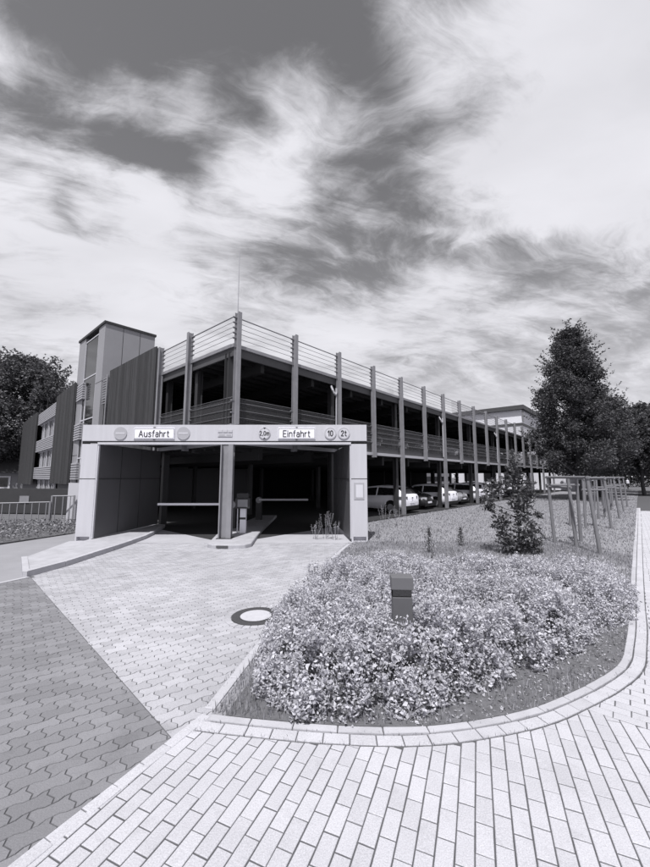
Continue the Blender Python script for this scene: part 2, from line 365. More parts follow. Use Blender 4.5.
# ------------------------------------------------------------ plan of the place
MID = spline([(-1.02, 3.27), (-.6, 3.2), (.05, 3.12), (.7, 3.10), (1.2, 3.17), (1.76, 3.32), (2.25, 3.54), (2.8, 3.84), (3.27, 4.17), (3.72, 4.65), (4.25, 5.25), (5.2, 6.38), (7.65, 9.25), (14.8, 17.6), (27.6, 32.6), (46, 54)], 6)
BL0, BL1 = (-2.7, -.05), (-1.24, 3.13)          # light border against the grey pavers
DL0, DL1 = (-1.24, 3.13), (-5.71, 7.43)         # light / grey interlocking pavers
def rot(a, b, ang, o=(0, 0)):
    c, s = math.cos(ang), math.sin(ang); return (o[0]+a*c-b*s, o[1]+a*s+b*c)

# ground far below everything else, reaching the horizon
npmesh('ground', [(-900, -900, -.06), (900, -900, -.06), (900, 900, -.06), (-900, 900, -.06)], [0, 1, 2, 3], 4, M_hill); bpy.data.objects['ground']['kind'] = 'structure'
o = MB().prism([(-9, -3), (8, -3), (9, 3), (48, 48), (48, 60), (40, 60), (3, 14.5), (-6.6, 16), (-9, 10)], -.045, -.0055).build('joint_sand_bed', M_joint); tag(o, kind='structure')

def zig(a, amp, Lz, ph=0):
    q = ((a/Lz+ph) % 1.0)*4
    return amp*(1 if q < 1 else (1-(q-1)*2 if q < 1.5 else 0) if q < 1.5 else (-1 if q < 3 else 1)) if False else amp*max(-1, min(1, 2.2*math.sin(2*PI*(a/Lz+ph))))
def interlock(region, keep, ang, Ls=.205, Wd=.125):
    S = Stones(); xs = [p[0] for p in region]; ys = [p[1] for p in region]
    cx, cy = sum(xs)/len(xs), sum(ys)/len(ys); rad = max(math.hypot(x-cx, y-cy) for x, y in region)
    nJ = int(rad/Wd)+1; nI = int(rad/Ls)+1
    def P(a, b): return rot(a, b, ang, (cx, cy))
    A = .0085
    def rowline(j, a): return j*Wd+(-1)**j*zig(a, A, Ls)
    for j in range(-nJ, nJ):
        for i in range(-nI, nI):
            a0 = (i+(.5 if j % 2 else 0))*Ls+.25*Ls-.5*Ls; a1 = a0+Ls
            c = P((a0+a1)/2, (j+.5)*Wd)
            if not inpoly(c[0], c[1], region):
                if not any(inpoly(*P(aa, (j+bb)*Wd), region) for aa in (a0, a1) for bb in (0, 1)): continue
            pts = []
            for k in range(7): a = a0+(a1-a0)*k/6; pts.append((a+(0), rowline(j, a)))
            zj = .016
            b0 = rowline(j, a1); b1 = rowline(j+1, a1)
            for k, dz in ((.3, 1), (.7, -1)): pts.append((a1+zj*dz, b0+(b1-b0)*k))
            for k in range(7): a = a1-(a1-a0)*k/6; pts.append((a, rowline(j+1, a)))
            b0 = rowline(j, a0); b1 = rowline(j+1, a0)
            for k, dz in ((.7, -1), (.3, 1)): pts.append((a0+zj*dz, b0+(b1-b0)*k))
            poly = [P(a, b) for a, b in pts]
            for a, b in keep:
                poly = clip(poly, a, b)
                if len(poly) < 3: break
            if len(poly) >= 3: S.stone(poly, 0, .006, .0025)
    return S.mb

def bricks(test, box, ang, Lb=.21, Wb=.105, o0=(0, 0), keep=(), joint=.007, z=0., stepoff=.5, edgeline=None):
    S = Stones(); x0, x1, y0, y1 = box; cx, cy = (x0+x1)/2, (y0+y1)/2; rad = math.hypot(x1-x0, y1-y0)/2
    # local grid anchored at o0
    ca = math.cos(-ang); sa = math.sin(-ang); lc = ((cx-o0[0])*ca-(cy-o0[1])*sa, (cx-o0[0])*sa+(cy-o0[1])*ca)
    for j in range(int((lc[1]-rad)/Wb)-1, int((lc[1]+rad)/Wb)+1):
        sh = (.5 if j % 2 else 0)*Lb+random.uniform(-.012, .012)
        for i in range(int((lc[0]-rad)/Lb)-1, int((lc[0]+rad)/Lb)+2):
            a = i*Lb+sh; b = j*Wb; c = rot(a+Lb/2, b+Wb/2, ang, o0)
            if not (x0 < c[0] < x1 and y0 < c[1] < y1) or not test(*c): continue
            poly = [rot(a+p, b+q, ang, o0) for p, q in ((0, 0), (Lb, 0), (Lb, Wb), (0, Wb))]
            for k0, k1 in keep: poly = clip(poly, k0, k1)
            if edgeline:      # cut to the curve of the kerb row
                bi = min(range(len(edgeline)-1), key=lambda q: (edgeline[q][0]/2+edgeline[q+1][0]/2-c[0])**2+(edgeline[q][1]/2+edgeline[q+1][1]/2-c[1])**2)
                for q in (bi-1, bi, bi+1):
                    if 0 <= q < len(edgeline)-1 and len(poly) > 2 and math.hypot(edgeline[q][0]-c[0], edgeline[q][1]-c[1]) < .9: poly = clip(poly, edgeline[q+1], edgeline[q])
            if len(poly) > 2: S.stone([(p[0]+random.uniform(-.0012, .0012), p[1]+random.uniform(-.0012, .0012)) for p in poly], z, joint*random.uniform(.8, 1.25), .004)
    return S.mb

# grey interlocking pavers
DARK = [(-1.1, 3.25), (-1.24, 3.13), (-5.71, 7.43), (-6.0, 7.6), (-7.6, 4.1), (-8.5, 1.5), (-4, -.7), (-2.5, -.3), (-2.5, 0)]
mb = interlock(DARK, [(DL0, DL1), ((-2.692, -.05), (-1.122, 3.2))], R(40))
tag(mb.build('grey_interlocking_pavement', M_dark), kind='structure')
# light interlocking pavers of the drive
DRIVE = [(-1.24, 3.13), (-5.71, 7.43), (-6.0, 8.0), (-6.0, 11.45), (.75, 11.45), (.45, 10.2), (-.1, 8.0), (-.55, 5.6), (-1.0, 3.3)]
HALF = ((-8, 11.45), (3, 11.45))
def keepleft(a, b): return (b, a)
mb = interlock(DRIVE, [(DL1, DL0), (HALF[1], HALF[0])], R(40))
tag(mb.build('light_interlocking_drive', M_light), kind='structure')
# border row between grey pavers and footway
S = Stones(); a = Vector(BL0); b = Vector((-1.0, 3.34)); d = (Vector(BL1)-a).normalized(); n = Vector((d.y, -d.x)); L_ = (b-a).length; k = 0.
d = (Vector((-1.13, 3.2))-a).normalized(); n = Vector((d.y, -d.x))
while k < 3.75:
    l = .2
    p = [a+d*k, a+d*(k+l), a+d*(k+l)+n*.095, a+d*k+n*.095]; S.stone([(q.x, q.y) for q in p][::-1], .004); k += l
tag(S.mb.build('border_stone_row', M_walk), kind='structure')
# footway of pale rectangles in front of the bed
KO = offs(MID, .105)     # outer edge of the kerb rows
KI = offs(MID, -.095)
PF0, PF1 = (2.25, 3.45), (3.6, 2.34)
WALK = [(-2.61, -.05), (-1.14, 3.2)]+[p for p in offs(MID, -.01) if p[0] < 2.4]+[(2.7, 3.75), (4.9, 2.0), (4.2, -.4)]
def beyond(x, y, a, b): return (b[0]-a[0])*(y-a[1])-(b[1]-a[1])*(x-a[0])
WANG = R(90-22.5)
mb = bricks(lambda x, y: inpoly(x, y, WALK) and beyond(x, y, PF0, PF1) < 0.3, (-3, 6, -.5, 3.8), WANG, .197, .100, (-2.6, 0),
            keep=[((-2.587, -.05), (-1.03, 3.34))[::-1], (PF1, PF0)], edgeline=offs(MID, .109))
tag(mb.build('pale_footway_pavement', M_walk), kind='structure')
MIDo = offs(MID, .0)
PATH = MIDo[MIDo.index([p for p in MIDo if p[0] > 2.2][0]):]; PATHR = offs(MID, 3.1); PATHR = [p for p in PATHR if p[1] > 1.0 and p[0] > 4.5]
PPOLY = PATH+PATHR[::-1]+[(5.0, .3), (1.9, 3.1)]
mb = bricks(lambda x, y: inpoly(x, y, PPOLY) and beyond(x, y, PF0, PF1) > -.3, (1.8, 20, .5, 22), R(-39.5), .215, .104, (2.25, 3.45), keep=[(PF0, PF1)], edgeline=offs(MID, .109))
tag(mb.build('path_pavement', M_walk), kind='structure')
# far part of the path, too small to show its stones
far = [p for p in MIDo if p[1] > 15]; farr = [p for p in PATHR if p[1] > 13]
o = MB().prism(far+farr[::-1], -.03, -.008).build('far_path', M_path); tag(o, kind='structure')
# kerb rows following the bed
def kerb_row(line, w, length, z, m, name, z0=-.03):
    mb = MB(); pts = [Vector((*p, 0)) for p in line]; seg = []; acc = 0
    res = [pts[0]]
    for a, b in zip(pts[:-1], pts[1:]):
        l = (b-a).length; t = length-acc
        while t <= l: res.append(a+(b-a)*t/l); t += length
        acc = l-(t-length)
    for i, (a, b) in enumerate(zip(res[:-1], res[1:])):
        if a.y > 24: break
        d = (b-a).normalized(); n = Vector((d.y, -d.x, 0))
        c = res[i+2] if i+2 < len(res) else b+d
        z_ = z+random.uniform(-.002, .002); j = .004; e = .005
        nb = Vector(((c-b).normalized().y, -(c-b).normalized().x, 0)); n1 = (n+nb).normalized()
        pr = res[i-1] if i else a-d; na = ((a-pr).normalized()); n0 = (n+Vector((na.y, -na.x, 0))).normalized()
        q = [a+d*j-n0*(w/2-j), b-d*j-n1*(w/2-j), b-d*j+n1*(w/2-j), a+d*j+n0*(w/2-j)]
        c0 = sum(q, Vector())/4
        def rg(s_, zz): return [(c0.x+(p.x-c0.x)*(1-s_*.6), c0.y+(p.y-c0.y)*(1-s_), zz) for p in q]
        vs = [(p.x, p.y, z0) for p in q]+[(p.x, p.y, z_-e) for p in q]+[tuple((p+(c0-p).normalized()*e*1.4))[:2]+(z_,) for p in q]
        mb.add(vs, [(k, (k+1) % 4, 4+(k+1) % 4, 4+k) for k in range(4)]+[(4+k, 4+(k+1) % 4, 8+(k+1) % 4, 8+k) for k in range(4)]+[(8, 9, 10, 11)])
    o = mb.build(name, m, norm=True); tag(o, kind='structure'); return o
kerb_row(offs(MID, .052), .11, .205, .006, M_walk, 'kerb_paver_row')
kerb_row([p for p in offs(MID, -.045) if p[0] > -.98], .08, .36, .014, M_kerb, 'bed_kerb')
# drive edge strip along the bed
edge = [(-1.0, 3.42), (-.6, 5.6), (-.12, 8.0), (.42, 10.2), (.8, 11.5)]
kerb_row(spline(edge, 5), .10, .5, .012, M_kerb, 'drive_edge_kerb')


# cobble ring round the manhole + manhole
mh = empty('manhole', (-1.0, 5.55, 0)); tag(mh, 'round concrete manhole cover with a dark iron ring in the light paved drive', 'manhole cover')
def ringmesh(r0, r1, z0, z1, n=48):
    m = MB(); vs = []
    for r, z in ((r0, z0), (r0, z1), (r1, z1), (r1, z0)): vs += [(r*math.cos(2*PI*i/n), r*math.sin(2*PI*i/n), z) for i in range(n)]
    fs = [(k*n+i, k*n+(i+1) % n, (k+1)*n+(i+1) % n, (k+1)*n+i) for k in range(3) for i in range(n)]
    return m.add([v for v in vs], fs)
ringmesh(.225, .345, -.02, .012).build('iron_ring', M_iron, mh, norm=True)
ringmesh(.222, .238, .0, .017).build('inner_rim', M_iron, mh, norm=True)
MB().cyl((0, 0, -.02), (0, 0, .013), .222, n=48).build('concrete_infill', M_manc, mh)
S = Stones()
for i in range(24):
    a0 = 2*PI*i/24; a1 = 2*PI*(i+1)/24
    S.stone([(r*math.cos(a), r*math.sin(a)) for r, a in ((.35, a0), (.445, a0), (.445, a1), (.35, a1))], .009, .008)
S.mb.build('cobble_surround', M_light, mh)

# left kerb island beside the exit lane, footpath, planting strip
KL = [(-6.05, 7.62), (-5.9, 8.4), (-5.87, 9.5), (-5.85, 10.6), (-5.92, 12.5), (-6.5, 15.2)]
isl = KL+[(-7.4, 15.2), (-7.3, 11.3), (-7.7, 11.3), (-7.2, 9.0)]
o = MB().prism(isl, -.03, .09).build('exit_lane_kerb_island', M_kerbside, bevel=.02); tag(o, kind='structure')
rim = spline(KL, 5)
kerb_row(rim, .13, .9, .118, M_kerb, 'exit_lane_kerb')
kerb_row(spline([(-6.05, 7.66), (-7.22, 9.05)], 3), .12, .9, .112, M_kerb, 'kerb_island_end')
kerb_row(spline([(-5.95, 7.62), (-6.3, 6.9), (-7.9, 3.2)], 4), .1, .8, .012, M_kerb, 'footpath_edge_strip')
o = MB().prism([(-5.98, 7.66), (-7.3, 9.2), (-7.75, 11.25), (-7.8, 13.3), (-8.9, 13.3), (-9.7, 10.9), (-13, 6), (-11, 2), (-7.9, 3.2)], -.04, .002).build('grey_footpath', M_foot); tag(o, kind='structure')
STRIP = [(-7.85, 13.35), (-9.0, 13.35), (-9.9, 11.0), (-14, 6), (-30, 10), (-30, 22), (-10.5, 18)]
o = MB().prism(STRIP, -.05, .02).build('planting_strip', M_soil); tag(o, kind='structure')

# ------------------------------------------------------------ building frame: local x = along the long facade, y = inwards
BX, BY, BROT = -3.06, 11.87, R(48.5)
cB, sB = math.cos(BROT), math.sin(BROT)
def F(s, t): return (BX+s*cB-t*sB, BY+s*sB+t*cB)

# lawn between facade, drive and path
LAWN = [p for p in offs(MID, -.078) if p[0] > -.97]+[(42, 60), F(56, -.6), F(6.0, -.7), (1.45, 13.2), (1.38, 11.7), (.9, 11.6), (.5, 10.2), (-.05, 8.0), (-.54, 5.6), (-.93, 3.42)]
mbl = MB(); P = LAWN
bm = bmesh.new(); vs = [bm.verts.new((x, y, .012)) for x, y in P]; f = bm.faces.new(vs); bmesh.ops.triangulate(bm, faces=[f])
me = bpy.data.meshes.new('lawn'); bm.to_mesh(me); bm.free(); me.materials.append(M_lawn); o = link(bpy.data.objects.new('lawn', me)); tag(o, kind='structure')
SOIL = [p for p in offs(MID, -.08) if -.9 < p[0] < 4.6]+[(5.4, 6.9), (5.0, 8.0), (3.0, 8.3), (1.5, 8.0), (.5, 7.2), (-.2, 5.6), (-.65, 4.3)]
bm = bmesh.new(); vs = [bm.verts.new((x, y, .017)) for x, y in SOIL]; f = bm.faces.new(vs); bmesh.ops.triangulate(bm, faces=[f])
me = bpy.data.meshes.new('bed_soil'); bm.to_mesh(me); bm.free(); me.materials.append(M_soil); o = link(bpy.data.objects.new('bed_soil', me)); tag(o, kind='structure')
# lawn right of the path
rp = [p for p in offs(MID, 3.15) if p[0] > 4.5]
o = MB().prism(rp+[(120, 60), (120, 0), (6, .8)], -.04, .012).build('far_lawn', M_lawn); tag(o, kind='structure')

# ------------------------------------------------------------ garage building
GB = empty('parking_garage', (BX, BY, 0), BROT); tag(GB, 'open steel parking garage with two decks, slim posts and mesh parapets behind the lawn', 'parking garage')
SLEN = 55.2; DEP = 17.6
def sk(k): return 1.25*(2.10*k+.0115*k*k)
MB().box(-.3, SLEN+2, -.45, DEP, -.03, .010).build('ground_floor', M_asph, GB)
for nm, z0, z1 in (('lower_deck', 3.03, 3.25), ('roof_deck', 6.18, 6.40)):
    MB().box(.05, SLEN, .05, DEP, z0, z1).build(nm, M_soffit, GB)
# deck edge sheets and bright flanges
m = MB(); m.box(-.06, SLEN+.05, -.06, .0, 3.22, 3.50).box(-.06, .0, .0, 12.4, 3.22, 3.50); m.build('deck_edge_sheet', M_fasc, GB)
m = MB(); m.box(-.12, SLEN+.05, -.13, .02, 3.06, 3.20).box(-.13, -.0, .02, 12.4, 3.06, 3.20); m.build('deck_flange', M_flange, GB)
m = MB(); m.box(-.07, SLEN+.05, -.07, .0, 6.02, 6.30).box(-.07, .0, .0, 12.4, 6.02, 6.30); m.build('roof_edge_sheet', M_fasc, GB)
m = MB(); m.box(-.12, SLEN+.05, -.14, .0, 6.303, 6.42).box(-.14, .0, .0, 12.4, 6.303, 6.42); m.build('roof_edge_rail', M_steel, GB)
m = MB()
for zt in (3.02, 6.17):
    s = 1.3
    while s < SLEN:
        m.box(s-.08, s+.08, .1, DEP-.1, zt-.42, zt); s += 2.65
    for t in np.arange(.6, DEP, .6): m.box(.1, SLEN-.1, t-.06, t+.06, zt-.12, zt-.002)
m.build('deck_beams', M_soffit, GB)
def ibeam(mb, x, y, z0, z1, w=.145, d=.20, tf=.02, along='y'):
    if along == 'y':
        mb.box(x-w/2, x+w/2, y-d/2, y-d/2+tf, z0, z1); mb.box(x-w/2, x+w/2, y+d/2-tf, y+d/2, z0, z1); mb.box(x-tf/2, x+tf/2, y-d/2+tf, y+d/2-tf, z0, z1)
    else:
        mb.box(x-d/2, x-d/2+tf, y-w/2, y+w/2, z0, z1); mb.box(x+d/2-tf, x+d/2, y-w/2, y+w/2, z0, z1); mb.box(x-d/2+tf, x+d/2-tf, y-tf/2, y+tf/2, z0, z1)
    return mb
def bracket(mb, x, y, zs, along):
    for z in zs:
        if along == 'y': mb.box(x-.13, x+.13, y-.03, y+.03, z-.02, z+.02)
        else: mb.box(x-.03, x+.03, y-.13, y+.13, z-.02, z+.02)
RZ = (6.62, 6.80, 6.98, 7.16, 7.34)
for k in range(20):
    s = sk(k); full = k % 2 == 0; m = MB()
    ibeam(m, s, -.20, 0 if full and k else (3.7 if k == 0 else 2.95), 7.5, along='y'); bracket(m, s, -.10, RZ+(3.7, 4.1, 4.5), 'y')
    m.build('post', M_steel, GB)
    if full:
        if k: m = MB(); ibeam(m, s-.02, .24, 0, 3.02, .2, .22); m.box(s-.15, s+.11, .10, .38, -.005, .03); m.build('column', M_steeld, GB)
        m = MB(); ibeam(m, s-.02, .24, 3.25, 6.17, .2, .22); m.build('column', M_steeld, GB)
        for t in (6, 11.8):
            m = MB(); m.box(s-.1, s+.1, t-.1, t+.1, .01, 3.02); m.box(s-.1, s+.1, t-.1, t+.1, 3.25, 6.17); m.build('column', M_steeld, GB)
for t in (2.65, 5.1, 11.3):
    m = MB(); ibeam(m, -.20, t, 0 if t > 3 else 2.95, 7.5, along='x'); bracket(m, -.10, t, RZ+(3.7, 4.1, 4.5), 'x'); m.build('post', M_steel, GB)
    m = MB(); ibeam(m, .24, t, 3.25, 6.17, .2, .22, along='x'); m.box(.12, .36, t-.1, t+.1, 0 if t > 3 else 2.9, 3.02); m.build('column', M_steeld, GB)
# cable railing on the roof, mesh parapet below
for z in RZ:
    m = MB(); m.cyl((-.16, -.13, z), (SLEN, -.13, z), .009 if z < 7.3 else .022, n=6); m.build('railing_cable', M_steel, GB)
    m = MB(); m.cyl((-.13, -.10, z), (-.13, 12.3, z), .009 if z < 7.3 else .022, n=6); m.build('railing_cable', M_steel, GB)
for x0, x1 in ((8.9*0+17.9, SLEN),):
    m = MB(); m.add([(x0, -.10, 6.45), (x1, -.10, 6.45), (x1, -.10, 7.36), (x0, -.10, 7.36)], [(0, 1, 2, 3)]); m.build('roof_parapet_mesh', M_mesh2, GB)
m = MB(); m.add([(-.10, 2.65, 6.45), (-.10, 5.1, 6.45), (-.10, 5.1, 7.36), (-.10, 2.65, 7.36)], [(0, 1, 2, 3)]); m.build('roof_parapet_mesh', M_mesh2, GB)
m = MB(); m.add([(0, -.09, 3.45), (SLEN, -.09, 3.45), (SLEN, -.09, 4.58), (0, -.09, 4.58)], [(0, 1, 2, 3)]); m.build('parapet_mesh', M_mesh, GB)
m = MB(); m.add([(-.09, 0, 3.45), (-.09, 5.1, 3.45), (-.09, 5.1, 4.58), (-.09, 0, 4.58)], [(0, 1, 2, 3)]); m.build('parapet_mesh', M_mesh, GB)
for z in (3.7, 3.95, 4.2, 4.45, 4.6):
    m = MB(); m.cyl((-.13, -.11, z), (SLEN, -.11, z), .007, n=5); m.build('parapet_wire', M_steel, GB)
    m = MB(); m.cyl((-.11, -.10, z), (-.11, 5.1, z), .007, n=5); m.build('parapet_wire', M_steel, GB)
# rear wall added to keep daylight out of the decks, and side wall
MB().box(-.02, 50, DEP, DEP+.15, .0, 6.2).build('added_rear_wall', M_black, GB)
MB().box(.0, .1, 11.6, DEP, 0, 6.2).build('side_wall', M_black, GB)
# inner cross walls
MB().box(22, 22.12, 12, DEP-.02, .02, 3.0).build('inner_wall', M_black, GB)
# gooseneck downpipes
for k in (2, 6, 10, 14):
    s = sk(k); m = MB(); pts = [(s-.32, -.02, 5.95), (s-.32, -.14, 5.72), (s-.27, -.17, 5.6), (s-.18, -.17, 5.55), (s-.13, -.17, 5.65), (s-.13, -.17, 5.85)]
    m.tube(pts, .05, 8); m.tube([(s-.13, -.17, 5.7), (s-.13, -.15, 3.3)], .035, 8); m.build('downpipe', M_flange, GB)
# wood clad panel on the short side
m = MB()
t = 5.25
while t < 10.7: m.box(-.36, -.30, t, min(t+.085, 10.75), 3.0, 7.56); t += .10
m.build('cladding_slats', M_wood, GB)
MB().box(-.30, -.24, 5.25, 10.75, 3.0, 7.5).build('cladding_backing', M_wood, GB)
# louvred bay beside the tower
m = MB()
for z in np.arange(6.0, 7.4, .14): m.box(-.16, -.10, 10.9, 12.4, z, z+.07)
m.build('louvre', M_steel, GB)
# mast on the corner
MB().cyl((.0, -.15, 7.5), (.0, -.15, 9.8), .018, .009, n=6).build('mast', M_flange, GB)

def roof_light(s, t, label):
    x, y = F(s, t); r = empty('deck_light', (x, y, 6.4)); tag(r, label, 'light', 'lights on the roof deck')
    MB().cyl((0, 0, 0), (0, 0, 3.2), .05, n=8).build('pole', M_steel, r); MB().box(-.35, .35, -.12, .12, 3.2, 3.3).build('lamp_head', M_steeld, r)
roof_light(7.2, 9.0, 'low deck light above the roof edge, nearer to the garage corner')
roof_light(15.5, 9.0, 'low deck light above the roof edge, farther from the garage corner')

# ------------------------------------------------------------ stair tower
TW = empty('stair_tower', F(1.3, 15.1)+(0,), BROT)
tag(TW, 'tall grey panelled stair tower with a narrow glass strip left of the garage', 'stair tower')
H = 10.75; x0, x1, y0, y1 = -1.5, 1.3, -2.6, 2.2
m = MB(); m.box(x0, x1, y0, y0+1.05, 0, H); m.box(x0, x1, y1-1.3, y1, 0, H); m.box(x0+.25, x1, y0+1.05, y1-1.3, H-.5, H); m.box(x1-.2, x1, y0+1.05, y1-1.3, 0, H-.5)
m.build('wall', M_tower, TW)
MB().box(x0+.06, x0+.09, y0+1.053, y1-1.303, 0.6, H-.28).build('glass_strip', M_glass, TW)
m = MB()
for z in (3.1, 5.4, 8.0, H-.35): m.box(x0+.03, x0+.055, y0+1.055, y1-1.305, z, z+.07)
for y in (y0+1.06, y1-1.36): m.box(x0+.01, x0+.055, y, y+.06, .6, H-.4)
m.build('mullion', M_frame, TW)
m = MB(); m.box(x0-.07, x1+.06, y0-.06, y1+.06, H, H+.14); m.build('roof_edge', M_steeld, TW)
m = MB()
for z in (3.3, 7.35): m.box(x0-.004, x1+.0, y0-.004, y0+1.054, z, z+.03); m.box(x0-.004, x0+.2, y1-1.31, y1+.004, z, z+.03)
for x in (-.55, .4): m.box(x, x+.025, y0-.005, y0+.01, 0, H)
m.build('panel_joint', M_steeld, TW)
for z in (2.9, 5.9): MB().beam((x0+.35, y0+1.2, z), (x0+.35, y1-1.4, z+1.7), .12, .25).build('stair_flight', M_frame, TW)

# ------------------------------------------------------------ left wing
WG = empty('louvred_office_wing', (-15.9, 22.92, 0), R(90+45.2))    # local x runs along the facade away from us, y = towards the viewer? see below
tag(WG, 'three storey wing with dark timber panels and pale louvre bands at the far left', 'building')
# facade plane: local y = 0, building body at negative y side (behind)
def wbox(m, x0, x1, d0, d1, z0, z1): return m.box(x0, x1, -d1, -d0, z0, z1)
m = MB(); wbox(m, -1.6, 26, .35, 12, -1, 7.6); m.build('wall', mat('wing wall', .16, .8), WG)
def slats(x0, x1, z0, z1, m):
    x = x0
    while x < x1: wbox(m, x, min(x+.1, x1), -.16, -.1, z0, z1); x += .12
    wbox(m, x0, x1, -.1, -.02, z0, z1)
for a, b in ((.0, 5.9), (15.3, 25.4)):
    m = MB(); slats(a, b, 1.55 if a < 5 else 1.3, 8.0, m); m.build('timber_panel', M_wood, WG)
def band(a, b):
    m = MB()
    for z0, z1 in ((6.75, 7.75), (4.25, 5.25), (1.85, 2.75)):
        z = z0
        m = MB()
        while z < z1: wbox(m, a, b, -.03, .1, z, z+.09); z += .15
        wbox(m, a, b, .1, .2, z0, z1); m.build('louvre_band', M_louv, WG)
band(5.95, 15.2); band(-1.6, -.1)
def windows(a, b, n):
    for z0, z1 in ((5.25, 6.75), (2.75, 4.25), (.6, 1.85)):
        w = (b-a)/n
        for i in range(n):
            x = a+i*w
            f = wbox(MB(), x, x+.22, .16, .26, z0, z1); wbox(f, x+w*.5, x+w*.5+.08, .2, .265, z0, z1); wbox(f, x+.14, x+w, .2, .3, z1-.08, z1)
            f = f.build('window', M_frame, WG)
            wbox(MB(), x+.22, x+w, .27, .3, z0, z1-.085).build('pane', M_glass, f)
windows(5.95, 15.2, 4); windows(-1.6, -.1, 1)
for x in (2.0, 9.0, 15.5, 20): MB().cyl((x, -.6, 7.6), (x, -.6, 9.4), .04, .02, n=5).build('roof_mast', M_steeld, WG)
MB().box(-1.7, 26.1, -12.1, -.12, 7.601, 7.72).build('roof', M_roof, WG)

# ------------------------------------------------------------ entrance portal
PT = empty('entrance_portal', (-3.2, 11.6, 0)); tag(PT, 'wide pale panelled gateway with signs over the exit and entry lanes', 'gateway')
XL, XR = -4.55, 4.53      # local x of the outer edges
def panel(name, m, *b, bevel=.004): mb = MB(); mb.box(*b); return mb.build(name, m, PT, bevel=bevel)
panel('left_pillar', M_panel, XL, XL+.50, 0, .34, .16, 3.045); panel('right_pillar', M_panel, XR-.50, XR, 0, .34, .16, 3.045)
for a in (XL, XR-.50):
    m = MB(); m.box(a, a+.05, 0, .3, 0, .16); m.box(a+.45, a+.5, 0, .3, 0, .16); m.box(a+.05, a+.45, .0, .3, 0, .035); m.box(a+.05, a+.45, .12, .2, .035, .16); m.build('pillar_foot', M_frame, PT)
    MB().box(a-.002, a+.502, -.003, .2, 1.93, 1.955).build('panel_seam', M_seam, PT)
panel('lintel', M_panel, XL, XR, -.02, .34, 3.14, 3.66)
MB().box(XL+.02, XR-.02, -.0, .3, 3.10, 3.14).build('lintel_joint', M_seam, PT)
panel('lintel_lip', M_panel, XL+.5, XR-.5, -.015, .3, 3.03, 3.098)
MB().box(XL+.502, XL+.54, .01, .09, .1, 3.03).build('jamb', M_panel, PT, bevel=.003)
MB().box(XR-.54, XR-.502, .01, .09, .1, 3.03).build('jamb', M_panel, PT, bevel=.003)
def wallq(x0, y0, x1, y1, name, m, z0=.12, z1=3.05, th=.06):
    a = Vector((x0, y0, 0)); b = Vector((x1, y1, 0)); mb = MB(); mb.beam(a+Vector((0, 0, (z0+z1)/2)), b+Vector((0, 0, (z0+z1)/2)), th, z1-z0); return mb.build(name, m, PT)
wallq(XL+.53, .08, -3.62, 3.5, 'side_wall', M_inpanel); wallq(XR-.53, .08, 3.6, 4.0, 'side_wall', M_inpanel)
for (xa, ya, xb, yb) in ((XL+.53, .08, -3.62, 3.5), (XR-.53, .08, 3.6, 4.0)):
    sgn = 1 if xa < 0 else -1
    m = MB(); m.beam((xa+sgn*.033, ya, 1.94), (xb+sgn*.033, yb, 1.94), .02, .03)
    for q in (.30, .62): x = xa+(xb-xa)*q+sgn*.033; y = ya+(yb-ya)*q; m.beam((x, y, .13), (x, y, 3.04), .018, .018)
    m.build('wall_seam', M_steeld, PT)
roofp = [(XL+.1, .35), (XR-.1, .35), (F(6.0, -.16)[0]+3.2, F(6.0, -.16)[1]-11.6), (F(-.16, -.16)[0]+3.2, .9), (F(-.16, 5.6)[0]+3.2, F(-.16, 5.6)[1]-11.6)]
MB().prism([(XL+.1, .35), (XR-.1, .35), (3.75, 4.1), (.2, .62), (-.2, .62), (-3.75, 3.55)][::1], 3.2, 3.4).build('canopy_roof', M_soffit, PT)
# centre pillar (the garage corner column carries on down, this is its casing)
m = MB(); ibeam(m, 0.22, .02, 0.1, 3.02, .15, .22); ibeam(m, .04, .02, .1, 3.02, .17, .24, along='x'); m.box(-.09, -.055, -.12, .16, .1, 3.02); m.build('centre_column', M_steel, PT)
MB().box(-.14, .34, -.16, .2, .08, .13).build('column_foot', M_steeld, PT)
# signs
def signplate(word, x0, x1, z0, z1, tsize, dx=0):
    s = MB(); s.box(x0, x1, -.05, -.022, z0, z1); p = s.build('sign', M_sign, PT, bevel=.003); p['label'] = 'white rectangular sign with dark border reading '+word
    b = MB(); w = .014; i = .014; X0, X1, Z0, Z1 = x0+i, x1-i, z0+i, z1-i
    b.box(X0, X1, -.053, -.05, Z1-w, Z1); b.box(X0, X1, -.053, -.05, Z0, Z0+w); b.box(X0, X0+w, -.053, -.05, Z0+w, Z1-w); b.box(X1-w, X1, -.053, -.05, Z0+w, Z1-w); b.build('sign_border', mat('sign border', .25, .5), p)
    text('lettering', word, tsize, ((x0+x1)/2, -.056, (z0+z1)/2-.005), M_ink, p)
    m = MB(); xm = (x0+x1)/2; m.box(xm-.03, xm+.03, -.045, -.02, z1, z1+.035); m.box(xm-.03, xm+.03, -.045, -.02, z0-.035, z0); m.build('bracket', M_steeld, p)
signplate('Ausfahrt', -2.90, -1.60, 3.20, 3.55, .195)
signplate('Einfahrt', 1.70, 2.89, 3.20, 3.55, .195)
def disc(x, r, z=3.385, m=M_disc):
    return MB().cyl((x, -.022, z), (x, -.045, z), r, n=32).build('round_sign', m, PT)
for x in (-3.33, -1.32):
    d_ = disc(x, .205); d_['label'] = 'grey no entry disc with a pale bar'; MB().box(x-.15, x+.15, -.05, -.0455, 3.355, 3.415).build('bar', M_discg, d_)
